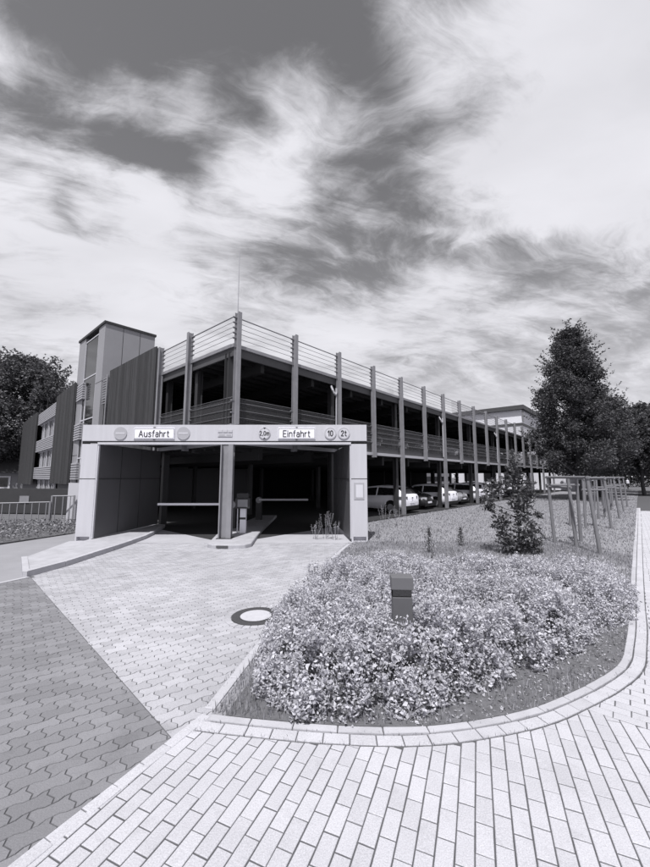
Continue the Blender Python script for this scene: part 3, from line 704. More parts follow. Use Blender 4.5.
def roundtext(x, s, size, r=.19):
    p = disc(x, r, m=mat('round sign field', .58, .4)); p['label'] = 'pale round sign reading '+s
    ringm = ringmesh(r-.035, r-.004, 0, .003, 32); ringm.v = [(a+x, -.0455-c, b+3.385) for a, b, c in ringm.v]; ringm.build('sign_ring', mat('pale sign ring', .44, .5), p, norm=True)
    text('lettering', s, size, (x, -.052, 3.385), M_ink, p, w=.16); return p
p = roundtext(1.27, '2,0m', .13)
for dz, sg in ((.15, -1), (-.15, 1)):
    MB().add([(1.27-.05, -.0492, 3.385+dz+(.035 if dz > 0 else -.035)), (1.27+.05, -.0492, 3.385+dz+(.035 if dz > 0 else -.035)), (1.27, -.0492, 3.385+dz-.02*(1 if dz > 0 else -1)), ], [(0, 1, 2)]).build('arrow', M_ink, p)
roundtext(3.37, '10', .165); roundtext(3.80, '2t', .165)
m = MB()
for i in range(3): m.box(-.22+.16*i, -.08+.16*i, -.04, -.022, 3.42, 3.50)
m.box(-.22, .24, -.04, -.022, 3.28, 3.38); q = m.build('small_sign', mat('small sign', .5, .5), PT)
m = MB(); m.box(-.18, .0, -.044, -.04, 3.30, 3.36); m.box(.06, .2, -.044, -.04, 3.31, 3.35); m.build('small_sign_mark', M_disc, q)
# notice on the right pillar
MB().box(XR-.42, XR-.10, -.012, -.001, 1.30, 1.82).build('notice_frame', M_disc, PT); MB().box(XR-.36, XR-.14, -.018, -.012, 1.36, 1.76).build('notice', mat('faded notice', .62, .6), PT)

# apron and centre island in the garage mouth
o = MB().prism([(-6.5, 11.46), (.95, 11.46), (.6, 15.4), (-3.0, 12.2), (-6.4, 15.0)], -.03, .004)
o = o.build('concrete_apron', M_slab); tag(o, kind='structure')
ISL = [(-3.42, 11.12), (-3.38, 10.78), (-3.2, 10.58), (-2.6, 10.52), (-2.25, 10.6), (-2.12, 10.85), (-2.2, 12), (-2.3, 14), (-2.4, 18.5), (-3.2, 18.5), (-3.65, 14), (-3.6, 12.4)]
o = MB().prism(ISL, -.03, .115).build('lane_island', M_kerbside, bevel=.03); tag(o, kind='structure')
MB().box(-3.05, -2.72, 10.515, 10.522, .02, .09).build('island_grating', M_seam).__setitem__('kind', 'structure')

# ticket machine, barriers
TM = empty('ticket_machine', (-2.80, 12.75, .115)); tag(TM, 'ticket machine with dark hood on a white post on the lane island', 'ticket machine')
MB().box(-.10, .10, -.08, .08, 0, .82).build('post', M_white, TM, bevel=.01)
MB().prism([(-.25, -.16), (.25, -.16), (.22, .16), (-.22, .16)], .82, 1.18).build('housing', M_steeld, TM, bevel=.02)
MB().box(-.2, .2, -.2, .12, 1.18, 1.34).build('hood', M_steeld, TM, bevel=.02)
MB().box(-.17, .17, -.168, -.16, .88, 1.12).build('front_plate', M_steel, TM)
MB().box(-.1, .1, -.083, -.08, .45, .52).build('post_band', M_steeld, TM)
MB().cyl((-.19, -.02, 0), (-.19, -.02, .85), .02, n=8).build('cable_tube', M_frame, TM)
def barrier(loc, length, label, dark):
    b = empty('barrier', loc); tag(b, label, 'barrier', 'barriers in the garage entrance')
    MB().box(-.13, .13, -.13, .13, 0, .95).build('barrier_post', M_steeld, b, bevel=.01); MB().cyl((0, -.14, .88), (0, .14, .88), .13, n=20).build('hub', M_steel, b)
    x1 = length; MB().beam((0.02*(1 if x1 > 0 else -1), -.17, .90), (x1, -.17, .90), .05, .085).build('arm', dark, b, bevel=.01)
barrier((-3.45, 13.9, .1), -2.75, 'closed white barrier arm across the exit lane left of the column', M_barr)
barrier((-2.95, 16.6, .1), 2.2, 'thin barrier arm across the entry lane right of the ticket machine', M_frame)

# ------------------------------------------------------------ bollard light
BO = empty('bollard_light', (.80, 3.98, 0)); BO.rotation_euler = (0, 0, R(-4)); tag(BO, 'square dark bollard light standing among the pale shrubs', 'bollard light')
MB().box(-.10, .10, -.07, .07, 0, .77).build('post', M_boll, BO, bevel=.004)
MB().box(-.10, .10, -.03, .07, .77, .85).build('light_recess', M_black, BO)
MB().box(-.112, .112, -.085, .08, .85, .975).build('head', M_bolltop, BO, bevel=.006)
MB().box(-.095, .095, -.04, -.031, .775, .845).build('lens', M_glass, BO)

# ------------------------------------------------------------ cars
def make_car(name, paint):
    r = empty(name)
    st = [(-2.12, .70, .42, .62, .66, .60), (-2.08, .82, .30, .86, .93, .74), (-2.0, .86, .25, .97, 1.03, .74), (-1.78, .88, .22, .99, 1.25, .68), (-1.52, .89, .22, .985, 1.39, .64), (-1.28, .90, .22, .98, 1.445, .64), (-.38, .90, .22, .955, 1.49, .65),
          (-.28, .90, .22, .95, 1.49, .65), (.42, .90, .22, .93, 1.42, .63), (.52, .90, .22, .925, 1.385, .64), (1.22, .89, .22, .90, .97, .76), (1.6, .87, .22, .86, .92, .72), (1.9, .83, .22, .79, .83, .64), (2.06, .74, .28, .62, .66, .55), (2.12, .62, .40, .55, .57, .45)]
    V_ = []
    for x, w, zb, s, t, rw in st:
        half = [(.86*w, zb), (w, zb+.14), (w*1.005, .60 if s > .62 else s-.03), (w*.97, s), (w*.97+(rw-w*.97)*.84, s+(t-s)*.84), (rw, t), (rw*.5, t+.025)]
        V_ += [(x, -y, z) for y, z in half]+[(x, y, z) for y, z in half[::-1]]
    n = 14; body = []; gl = []
    for i in range(len(st)-1):
        for j in range(n-1):
            f = (i*n+j, (i+1)*n+j, (i+1)*n+j+1, i*n+j+1)
            if (j in (3, 9) and i in (4, 5, 7)) or (j in (5, 6, 7) and i in (2, 3, 9)): gl.append(f)
            else: body.append(f)
    body += [tuple(range(n)), tuple(range((len(st)-1)*n, len(st)*n))[::-1]]
    b = MB(); b.add(V_, body, True); b.build('body', paint, r)
    b = MB(); b.add(V_, gl, False); b.build('windows', M_glass, r)
    for x in (-1.28, 1.28):
        for s in (-1, 1):
            w = MB().cyl((x, s*.72, .32), (x, s*.93, .32), .32, n=24).build('wheel', M_tyre, r)
            MB().cyl((x, s*.90, .32), (x, s*.94, .32), .2, n=16).build('rim', M_rim, w)
    for s in (-1, 1):
        for x in (-1.28, 1.28): MB().cyl((x, s*.86, .34), (x, s*.915, .34), .38, n=24).build('wheel_arch', M_tyre, r)
    MB().box(-2.14, -1.9, -.7, .7, .22, .42).build('bumper', M_tyre, r); MB().box(1.95, 2.13, -.6, .6, .2, .4).build('bumper', M_tyre, r)
    for s in (-1, 1):
        MB().prism([(-2.10, s*.50), (-2.135, s*.52), (-2.02, s*.87), (-1.80, s*.89), (-1.9, s*.8)][::s], .78, .93).build('tail_light', M_tail, r)
        MB().prism([(2.0, s*.42), (2.13, s*.44), (1.98, s*.80), (1.78, s*.85)][::-s], .60, .74).build('headlight', M_lamp, r)
        MB().box(.98, 1.14, s*.90-.02 if s > 0 else s*1.08, s*1.08 if s > 0 else s*.90+.02, .92, 1.05).build('mirror', paint, r)
    MB().box(-2.15, -2.13, -.26, .26, .56, .68).build('number_plate', M_sign, r); MB().box(2.125, 2.145, -.26, .26, .38, .49).build('number_plate', M_sign, r)
    MB().box(-2.16, -2.13, -.05, .05, .80, .88).build('badge', M_tail, r)
    MB().box(2.06, 2.125, -.4, .4, .46, .56).build('grille', M_tyre, r)
    return r
def place_car(proto, s, t, front_out, label, group, z=.012):
    c = copy_tree(proto); x, y = F(s, t); c.location = (x, y, z); c.rotation_euler = (0, 0, BROT+(PI/2 if not front_out else -PI/2)+R(random.uniform(-1.5, 1.5)))
    tag(c, label, 'car', group); return c
pw = make_car('hatchback_car', M_carw); pk = make_car('parked_car', M_cark); pg = make_car('silver_car', M_carg)
G1 = 'cars parked on the ground floor of the garage'; G2 = 'cars parked on the upper deck of the garage'
def mids(k): return (sk(k)+sk(k+1))/2
place_car(pw, mids(4)-.35, 1.95, False, 'white hatchback parked tail out nearest to the gateway', G1)
place_car(pk, mids(5)-.2, 2.35, True, 'dark car parked nose out between the first two white cars', G1)
place_car(pw, mids(6)-.45, 1.85, False, 'second white hatchback from the gateway, tail out behind a post', G1)
place_car(pg, mids(7)-.45, 2.2, True, 'silver car parked nose out right of the second white hatchback', G1)
place_car(pw, mids(8)-.5, 1.95, False, 'third white hatchback from the gateway, left of the leafy sapling', G1)
place_car(pw, mids(9)-.3, 2.1, False, 'white car half hidden behind the left side of the leafy sapling', G1)
place_car(pw, mids(10)-.3, 2.1, True, 'white car almost hidden behind the crown of the leafy sapling', G1)
for i, (k, p) in enumerate(((3, pk), (4, pg), (5, pk), (6, pg), (7, pw), (8, pk), (10, pg), (12, pw))):
    where = ['just right of the gateway lintel', 'above the nearest white hatchback', 'above the dark nose-out car', 'above the second white hatchback', 'above the silver nose-out car', 'above the third white hatchback', 'above the leafy sapling left side', 'far along the deck near the big tree'][i]
    place_car(p, mids(k)-.2, 2.5, True, ['dark', 'silver', 'dark', 'silver', 'white', 'dark', 'silver', 'white'][i]+' car behind the deck parapet '+where, G2, 3.255)
for p in (pw, pk, pg):
    for c in list(p.children_recursive)+[p]: bpy.data.objects.remove(c)

# ------------------------------------------------------------ far white building
WB = empty('white_office_block', (32.7, 60, 0), BROT); tag(WB, 'white multi storey block with dark roof edge behind the far end of the garage', 'building')
# local x along d1 (away right), y = to the left
MB().box(0, 26, 0, 11, 0, 13.2).build('wall', M_white, WB)
MB().box(-.5, 26.5, -.5, 11.5, 13.2, 13.9).build('roof_edge', M_fasc, WB)
MB().box(-.08, 26.2, -.08, 11.2, 10.55, 10.95).build('ledge', M_fasc, WB)
MB().box(.5, 1.5, -.03, .0, 11.2, 13.0).build('stair_window', M_glass, WB)
for z in (1.2, 4.4, 7.8):
    for i in range(7):
        f = MB().box(1+i*3.4, 3.2+i*3.4, -.05, .02, z, z+1.7).build('window', M_frame, WB); MB().box(1.1+i*3.4, 3.1+i*3.4, -.07, -.05, z+.1, z+1.6).build('pane', M_glass, f)
    for i in range(3):
        f = MB().box(-.05, .02, 1+i*3.4, 3.2+i*3.4, z, z+1.7).build('window', M_frame, WB); MB().box(-.07, -.05, 1.1+i*3.4, 3.1+i*3.4, z+.1, z+1.6).build('pane', M_glass, f)
WB2 = empty('low_white_hall', (38, 55, 0), BROT); tag(WB2, 'low white hall seen between the garage end and the big conical tree', 'building')
MB().box(0, 26, 0, 6, 0, 5.2).build('wall', M_white, WB2); MB().box(-.3, 26.3, -.3, 6.3, 5.2, 5.6).build('roof_edge', M_fasc, WB2); MB().box(1, 25, -.04, .0, 2.6, 3.2).build('window_band', M_glass, WB2)
MB().box(1, 25, -.04, .0, .3, 1.3).build('window_band', M_glass, WB2)
WB3 = empty('pale_rear_hall', F(49, 22)+(0,), BROT); tag(WB3, 'pale low hall glimpsed through the ground floor of the garage', 'building')
MB().box(-6, 22, 0, 8, 0, 5.6).build('wall', mat('grey hall render', .3, .8, var=.1), WB3); MB().box(-5, 21, -.04, 0, 1.2, 2.1).build('window_band', M_glass, WB3)

# far left: small house, fence, dark low wall
HS = empty('small_dark_house', (-38, 41, 0), R(20)); tag(HS, 'small dark roofed house with a white framed window at the far left edge', 'house')
MB().box(-5, 5, 0, 6, 0, 2.6).build('wall', mat('house wall', .2, .8), HS)
MB().add([(-5.6, -.5, 2.5), (5.6, -.5, 2.5), (5.6, 6.5, 2.5), (-5.6, 6.5, 2.5), (-5.6, 3, 4.3), (5.6, 3, 4.3)], [(0, 1, 5, 4), (2, 3, 4, 5), (0, 4, 3), (1, 2, 5), (3, 2, 1, 0)]).build('roof', M_roof, HS)
f = MB().box(.6, 2.4, -.06, 0, .7, 2.1).build('window', M_frame, HS); MB().box(.8, 2.2, -.08, -.06, .9, 1.95).build('pane', M_glass, f)
RW = MB().box(-9, 9, -.15, .15, 0, 1.35).build('ramp_wall', mat('dark ramp wall', .045, .8, var=.2)); RW.location = (-19, 21.2, 0); RW.rotation_euler = (0, 0, R(-8)); tag(RW, 'low dark wall behind the metal railing at the left', 'wall')
MB().box(-.3, .3, 0, .02, .55, .95).build('wall_plate', M_steel, RW).location = (2.2, -.18, 0)
WP = MB().box(-.55, .55, -.04, .04, 0, 1.75).build('white_screen_panel', mat('screen panel', .5, .6)); WP.location = (-10.35, 15.6, 0); WP.rotation_euler = (0, 0, R(-10)); tag(WP, 'pale upright screen panel between the railing and the gateway', 'screen')
def fence(loc, rz, L_, n, h, label, z=0):
    r = empty('metal_railing', loc, rz); tag(r, label, 'railing', 'steel railings beside the footpath')
    MB().cyl((0, 0, h), (L_, 0, h), .025, n=8).build('top_rail', mat('railing steel', .30, .5), r); MB().cyl((0, 0, .12), (L_, 0, .12), .018, n=8).build('bottom_rail', mat('railing steel', .30, .5), r)
    for i in range(n): x = L_*(i+.5)/n; MB().cyl((x, 0, .12), (x, 0, h), .017, n=6).build('bar', mat('railing steel', .30, .5), r)
    for x in (0, L_): MB().box(x-.03, x+.03, -.03, .03, -.1, h+.02).build('end_post', M_steel, r)
fence((-13.4, 14.2, 0), R(25), 2.35, 10, .98, 'middle section of steel railing with evenly spaced bars')
fence((-16.4, 13.0, -.15), R(20), 2.9, 11, .98, 'lower leftmost section of steel railing running out of the picture')
fence((-11.25, 15.25, .0), R(15), .8, 3, 1.22, 'short higher section of steel railing next to the pale screen')

# ------------------------------------------------------------ vegetation
def leaves(name, pos, size, m, parent=None, aspect=.55, up=.5, nrm=None, fold=.25):
    """pos (n,3), size (n,) -> folded leaf of two quads (6 verts)"""
    n = len(pos); a = RNG.normal(size=(n, 3)); a[:, 2] = a[:, 2]*.6+up*RNG.random(n)
    a /= np.linalg.norm(a, axis=1)[:, None]
    q = RNG.normal(size=(n, 3)); q[:, 2] += up*2.0
    if nrm is not None: q += nrm*2.0
    b = np.cross(q, a); b /= np.linalg.norm(b, axis=1)[:, None]+1e-9; c = np.cross(a, b)
    s = size[:, None]; w = s*aspect/2; fz = c*s*fold*.4
    v = np.stack([pos, pos+a*s*.4+b*w+fz, pos+a*s, pos+a*s*.4-b*w+fz], 1)
    idx = np.arange(n)[:, None]*4
    fs = np.concatenate([np.stack([idx[:, 0], idx[:, 0]+1, idx[:, 0]+2], 1), np.stack([idx[:, 0], idx[:, 0]+2, idx[:, 0]+3], 1)], 0)
    return npmesh(name, v.reshape(-1, 3), fs, 3, m, parent)
def blades(name, pos, h, m, parent=None, w=.004, lean=.35):
    n = len(pos); th = RNG.random(n)*2*PI; dx = np.stack([np.cos(th), np.sin(th), np.zeros(n)], 1)
    ld = RNG.random(n)*2*PI; l = np.stack([np.cos(ld), np.sin(ld), np.zeros(n)], 1)*(RNG.random(n)*lean)[:, None]*h[:, None]
    ww = (w*(.7+.6*RNG.random(n)))[:, None] if np.isscalar(w) else w[:, None]
    up = np.zeros((n, 3)); up[:, 2] = h
    v = np.stack([pos-dx*ww, pos+dx*ww, pos+up*.6+l*.4+dx*ww*.7, pos+up+l, pos+up*.6+l*.4-dx*ww*.7], 1)
    fs = np.arange(n)[:, None]*5+np.arange(5)[None, :]
    return npmesh(name, v.reshape(-1, 3), fs, 5, m, parent)
def fbm(x, y, sc, seed=0.):
    return np.array([noise.noise(Vector((a*sc+seed, b*sc-seed, seed))) for a, b in zip(x, y)])

# shrub mass
BUSH = [(-.62, 3.55), (-.2, 3.27), (.35, 3.22), (.85, 3.28), (1.3, 3.48), (1.9, 3.86), (2.6, 4.2), (3.4, 4.72), (4.4, 5.5), (5.15, 6.25), (5.6, 7.1), (5.1, 8.1), (3.6, 8.6), (2.0, 8.5), (1.0, 8.4), (.05, 8.0), (-.35, 6.7), (-.62, 5.5), (-.76, 4.5)]
def gridnoise(x, y, sc, seed, amp=1):
    gx = np.arange(-3, 9, .06); gy = np.arange(2, 15, .06)
    Z = np.array([[noise.noise(Vector((a*sc+seed, b*sc, seed))) for b in gy] for a in gx])
    ix = np.clip(((x+3)/.06).astype(int), 0, len(gx)-1); iy = np.clip(((y-2)/.06).astype(int), 0, len(gy)-1); return Z[ix, iy]*amp
n = 38000
x = RNG.uniform(-1.1, 5.9, n); y = RNG.uniform(3.0, 9.0, n)
dd = edist_np(x, y, BUSH); ins = inpoly_np(x, y, BUSH); sd_ = np.where(ins, dd, -dd)
nz1 = gridnoise(x, y, 1.3, 3.1); nz2 = gridnoise(x, y, 4.2, 8.7); nz3 = gridnoise(x, y, 9.0, 1.7)
sd_ = sd_+nz1*.14+nz2*.10
hmax = .47+nz1*.24+nz2*.22+nz3*.08-np.clip((y-6.2)/2.5, 0, 1)*.26+np.clip((5.0-y)*.8, 0, 1)*.10
hh = hmax*np.sqrt(np.clip(sd_/.30, 0, 1))
keep = (sd_ > 0) & (nz2+nz3*.6 > -.46) & (RNG.random(n) < np.clip(1.2-(y-3.4)*.08, .6, 1))
x, y, hh, sd_ = x[keep], y[keep], hh[keep], sd_[keep]; n = len(x)
zt = hh*(1-.50*RNG.random(n)**2.0); low = (sd_ < .32) & (RNG.random(n) < .55); zt[low] = hh[low]*(.12+.88*RNG.random(low.sum()))
# every sprig: a twig leaning outwards and up that carries about ten small leaves
LN = np.stack([RNG.normal(0, .35, n), RNG.normal(0, .35, n)-.15, np.ones(n)], 1); LN /= np.linalg.norm(LN, axis=1)[:, None]
LEN = RNG.uniform(.07, .17, n); K = 11
t_ = RNG.random((n, K, 1))**.8; base = np.stack([x, y, zt], 1)
P3 = base[:, None, :]+LN[:, None, :]*(t_-.75)*LEN[:, None, None]+RNG.normal(0, .016, (n, K, 3))
S3 = (RNG.uniform(.022, .046, (n, K))*(1.15-.45*t_[:, :, 0])*RNG.uniform(.75, 1.3, (n, 1))*(1+.12*np.clip(4.8-y, 0, 1))[:, None])
P3 = P3.reshape(-1, 3); S3 = S3.ravel(); P3[:, 2] = np.maximum(P3[:, 2], .02)
o = leaves('shrub_bed_foliage', P3, S3, M_shrub, aspect=.64, up=.6)
tag(o, 'dense mass of low pale leaved shrubs filling the kerbed bed around the bollard', 'shrubs', kind='stuff')
tw = base[RNG.random(n) < .25]; tv = blades('shrub_shoots', np.stack([tw[:, 0], tw[:, 1], tw[:, 2]*.2], 1), tw[:, 2]*.85+.02, M_twig, w=.0022, lean=.25); tag(tv, 'woody dark shoots inside the low shrub mass', 'shoots', kind='stuff')
# upright twigs with light tips sticking out
n = 1500; x = RNG.uniform(-.5, 5.3, n); y = RNG.uniform(3.4, 8.5, n); ok = inpoly_np(x, y, BUSH) & (edist_np(x, y, BUSH) > .3); x, y = x[ok], y[ok]
v = blades('shrub_twigs', np.stack([x, y, np.full(len(x), .02)], 1), RNG.uniform(.2, .5, len(x)), M_twig, w=.0025, lean=.3); tag(v, 'thin dark twigs inside the low shrub mass', 'twigs', kind='stuff')

# lawn grass
def scatter(n, poly, box, densf):
    x = RNG.uniform(box[0], box[1], n); y = RNG.uniform(box[2], box[3], n); ok = inpoly_np(x, y, poly) & (RNG.random(n) < densf(x, y)); return x[ok], y[ok]
px, py = scatter(130000, LAWN, (-1, 7.8, 3.2, 11.5), lambda x, y: np.clip(1.3-(y-3)*.06, .4, 1))
dB = np.where(inpoly_np(px, py, BUSH), edist_np(px, py, BUSH), -edist_np(px, py, BUSH)); nzz = gridnoise(px, py, 2.2, 5.5)
bare = (px > .6) & (dB < .1) & (dB > -.75) & (py < 6.4)
ok = (dB < .12) & ~(bare & (RNG.random(len(px)) < np.where(nzz > .05, .35, .85))) & (nzz > -.45); px, py, nzz = px[ok], py[ok], nzz[ok]
h = RNG.uniform(.02, .07, len(px))*(1+.8*np.clip(nzz, -.3, 1)); h[(px < .5) & (py < 5)] *= 1.2
o = blades('near_grass', np.stack([px, py, np.full(len(px), .012)], 1), h, M_grass, w=.0032); tag(o, 'blades of grass round the shrub bed and on the near lawn', 'grass', kind='stuff')
px, py = scatter(240000, LAWN, (0, 34, 8, 44), lambda x, y: np.clip(1.2-(y-8)*.035, .12, 1))
o = blades('far_grass', np.stack([px, py, np.full(len(px), .012)], 1), RNG.uniform(.015, .075, len(px)), M_grass, w=.007+py*.0006*0+.004, lean=.6); tag(o, 'short sunlit grass covering the lawn towards the garage', 'grass', kind='stuff')
js = [p for p in offs(MID, -.004) if p[1] < 9]+[p for p in offs(MID, .11) if p[1] < 7]; q = []
for p in js:
    for _ in range(int(RNG.integers(0, 9))): q.append((p[0]+RNG.normal(0, .03), p[1]+RNG.normal(0, .012), 0))
for p in spline(edge, 12):
    for _ in range(int(RNG.integers(2, 30))): q.append((p[0]-.05+RNG.normal(0, .02), p[1]+RNG.normal(0, .06), 0))
q = np.array(q); o = blades('joint_weeds', q, RNG.uniform(.006, .035, len(q)), M_grass, w=.002, lean=.8); tag(o, 'tiny weeds and grass growing in the paving joints along the kerb', 'weeds', kind='stuff')
# dead leaves and litter on the bare soil
n = 12000; x = RNG.uniform(.2, 5, n); y = RNG.uniform(3.1, 6.5, n); ok = inpoly_np(x, y, SOIL); o = leaves('leaf_litter', np.stack([x[ok], y[ok], np.full(ok.sum(), .022)], 1), RNG.uniform(.015, .04, ok.sum()), mat('litter leaf', .26, .8, island=.7), up=.1)
tag(o, 'dry leaves and litter scattered over the bare soil along the kerb', 'leaf litter', kind='stuff')
# planting strip ground cover at the left
px = RNG.uniform(-22, -8, 26000); py = RNG.uniform(9, 17.5, 26000); ok = inpoly_np(px, py, STRIP) & (py < 15.3+(px+9)*-.0); px, py = px[ok], py[ok]
o = leaves('strip_ground_cover', np.stack([px, py, RNG.uniform(.03, .32, len(px))], 1), RNG.uniform(.05, .11, len(px)), mat('ground cover leaf', .22, .6, island=.6, transl=.25)); tag(o, 'low leafy ground cover in the strip below the railing', 'ground cover', kind='stuff')

def weed(x, y, h, label, kind='spike', name='wild_plant'):
    r = empty(name, (x, y, .012)); tag(r, label, 'weed', 'tall weeds on the lawn and at the gateway')
    m = MB(); ns = 1 if kind == 'conifer' else 6; P_ = []; Sz = []
    for i in range(ns):
        a = RNG.random()*2*PI; l = 0 if ns == 1 else RNG.uniform(.06, .3); hh = h*(1 if ns == 1 else RNG.uniform(.6, 1))
        tip = Vector((math.cos(a)*l, math.sin(a)*l, hh)); b0 = Vector((math.cos(a)*l*.3, math.sin(a)*l*.3, 0)); m.cyl(b0, tip, .005, .003, n=4, caps=False)
        for q in np.linspace(.15 if ns == 1 else .5, 1, 26 if ns == 1 else 13):
            c = b0.lerp(tip, q)
            for _ in range(10 if ns == 1 else 3):
                th = RNG.random()*2*PI; rad = (.26*(1-q)+.03)*RNG.random()*h*1.3 if ns == 1 else (.012 if q < .7 else .022)*RNG.random()*2
                P_.append((c.x+math.cos(th)*rad, c.y+math.sin(th)*rad, max(.01, c.z+RNG.uniform(-.02, .02)))); Sz.append(.06 if ns == 1 else RNG.uniform(.025, .045))
    m.build('stem', M_drygrass if ns > 1 else M_twig, r); leaves('leaf_cluster', np.array(P_), np.array(Sz), M_sap if ns == 1 else M_drygrass, r, aspect=.35, up=.8)
weed(2.75, 9.9, .62, 'small conifer-like seedling, left of two on the lawn beyond the shrubs', 'conifer', 'seedling')
weed(3.95, 10.9, .5, 'small conifer-like seedling, right of two on the lawn beyond the shrubs', 'conifer', 'seedling')
weed(.35, 12.0, .75, 'tall seeding weed inside the gateway, nearest the right pillar')
weed(.02, 12.2, .9, 'tall seeding weed in the gateway mouth, tallest of its group')
weed(-.32, 12.1, .6, 'short seeding weed in the gateway mouth, farthest from the pillar')
weed(2.35, 14.7, 1.0, 'tall pale weed at the garage edge between gateway and first white hatchback')
weed(3.0, 15.3, .8, 'pale weed at the garage edge in front of the first white hatchback door')
weed(1.75, 12.3, .45, 'short weed at the outer foot of the right gateway pillar')

def limb_path(mb, p, q, r0, r1, seg=4, wob=.1):
    p = Vector(p); q = Vector(q); prev = p; pr = r0
    for i in range(1, seg+1):
        t = i/seg; c = p.lerp(q, t)+Vector((random.uniform(-wob, wob), random.uniform(-wob, wob), 0))*(1 if i < seg else 0); r = r0+(r1-r0)*t
        mb.cyl(prev, c, pr, r, n=7, caps=False); prev = c; pr = r
def tree(name, x, y, H, rad, zb, label, prof, nl, ls, m=M_leaf, group='trees along the path', trunk=.2, nclump=70, seed=1, z0=0, cat='tree'):
    random.seed(seed); r = empty(name, (x, y, z0)); tag(r, label, cat, group)
    m_ = MB(); limb_path(m_, (0, 0, 0), (0, 0, zb+(H-zb)*.55), trunk, trunk*.35, 5, .08)
    cl = []
    for i in range(nclump):
        f = ((i+.5)/nclump)**.85; z = zb+(H-zb)*f; pr_ = prof(f)*rad; a = i*2.399+random.uniform(-.4, .4); rr = pr_*random.uniform(.35, 1.02)
        cr = rad*(.15+.17*random.random())*(.5+.5*prof(f)); c = Vector((math.cos(a)*rr, math.sin(a)*rr, z+random.uniform(-.3, .3)))
        cl.append((c, cr))
        if i % 3 == 0: limb_path(m_, (0, 0, max(zb*.8, z-rr*.9)), c, trunk*.3, .02, 3, .08)
    m_.build('trunk', M_bark, r)
    P_ = []; w = np.array([c[1]**2 for c in cl]); cnt = (w/w.sum()*nl).astype(int)
    for (c, cr), k in zip(cl, cnt):
        d = RNG.normal(size=(k, 3)); d /= np.linalg.norm(d, axis=1)[:, None]; d *= (cr*RNG.random(k)**.42)[:, None]; d[:, 2] *= .75
        P_.append(d+np.array(c))
    # outline wisps
    for _ in range(int(60+rad*26)):
        f_ = RNG.random()**.8; a_ = RNG.random()*2*PI; r_ = prof(f_)*rad*RNG.uniform(.85, 1.0); c_ = np.array([math.cos(a_)*r_, math.sin(a_)*r_, zb+(H-zb)*f_]); d_ = np.array([math.cos(a_)*.7, math.sin(a_)*.7, RNG.uniform(.3, 1.1)]); d_ /= np.linalg.norm(d_)
        tt = RNG.random(26)[:, None]; P_.append(c_+d_*tt*rad*.30+RNG.normal(size=(26, 3))*.08*(1.2-tt))
    k = nl//22; f = RNG.random(k); a = RNG.random(k)*2*PI; pr_ = np.array([prof(q) for q in f])*rad*RNG.uniform(.8, 1.05, k)
    P_.append(np.stack([np.cos(a)*pr_, np.sin(a)*pr_, zb+(H-zb)*f+.2], 1))
    P_ = np.concatenate(P_); leaves('crown', P_, RNG.uniform(.6, 1.35, len(P_))*ls, m, r, aspect=.6, up=.2)
    return r
cone = lambda f: (min(1, .62+f*2.6) if f < .16 else max(.05, (1-(f-.16)/.84))**.72)
oval = lambda f: max(.08, math.sin(PI*min(1, max(0, (f*.92+.08))))**.6)
cone = lambda f: (min(1, .70+f*1.9) if f < .16 else max(.04, (1-(f-.16)/.84))**.62)
tree('conical_tree', 22.5, 32.4, 15.3, 4.1, 2.4, 'tall dark conical tree with pointed top, largest right of the garage', cone, 76000, .17, trunk=.32, nclump=150, seed=3)
tree('conical_tree', 27.3, 36.5, 10.6, 2.9, 2.2, 'much lower dark tree with rounded crown just right of the tallest one', lambda f: max(.12, math.sin(PI*(.2+.75*f))**.7), 54000, .19, trunk=.26, nclump=110, seed=5)
tree('broad_tree', 34.6, 40, 9.5, 3.7, 2.1, 'rounded dark tree by the path right of the conical pair', oval, 36000, .23, nclump=80, seed=8, m=M_leaf)
tree('broad_tree', 42.5, 47, 11.0, 4.3, 2.2, 'rounded dark tree at the right picture edge', oval, 30000, .28, nclump=80, seed=9, m=M_leaf)
tree('broad_tree', 45, 60, 10.6, 4.5, 2.2, 'dark tree far down the path behind the others', oval, 12000, .42, nclump=60, seed=12, m=M_leaf2)
tree('broad_tree', 35.5, 50, 9.6, 3.2, 2.3, 'smaller dark tree filling the gap between the conical pair and the rounded trees', oval, 12000, .35, nclump=60, seed=13, m=M_leaf2)
tree('broad_tree', -38.5, 46, 16.9, 6.9, 3.5, 'large leafy tree rising behind the far left wing', lambda f: max(.1, math.sin(PI*(.18+.8*f))**.7), 46000, .32, m=M_leaf2, group='trees at the left', trunk=.4, nclump=120, seed=21)
tree('broad_tree', -47, 42, 13.0, 5.0, 3.0, 'leafy tree cut off by the left picture edge', oval, 12000, .45, m=M_leaf2, group='trees at the left', trunk=.35, nclump=60, seed=22)
tree('broad_tree', -60, 72, 9.5, 4.5, .5, 'low pale tree seen in the distance under the big left tree', oval, 6000, .45, m=M_sap, group='trees at the left', seed=23, nclump=40)
# dark hedge closing the view under the trees
n = 16000; xx = RNG.uniform(0, 1, n); P_ = np.stack([30+xx*56, 84-xx*10+RNG.normal(0, 1, n), RNG.random(n)**.8*(5.5+np.sin(xx*30)*.8)], 1)
o = leaves('far_hedge', P_, RNG.uniform(.4, .8, n), M_hedge); tag(o, 'dark mass of distant woodland closing the path', 'woodland', kind='stuff')
n = 5000; xx = RNG.uniform(0, 1, n); P_ = np.stack([-75+xx*50, 58+RNG.normal(0, 1, n), RNG.random(n)*3.0], 1)
o = leaves('left_hedge', P_, RNG.uniform(.4, .8, n), M_hedge); tag(o, 'dark low hedge in the distance at the left edge', 'hedge', kind='stuff')

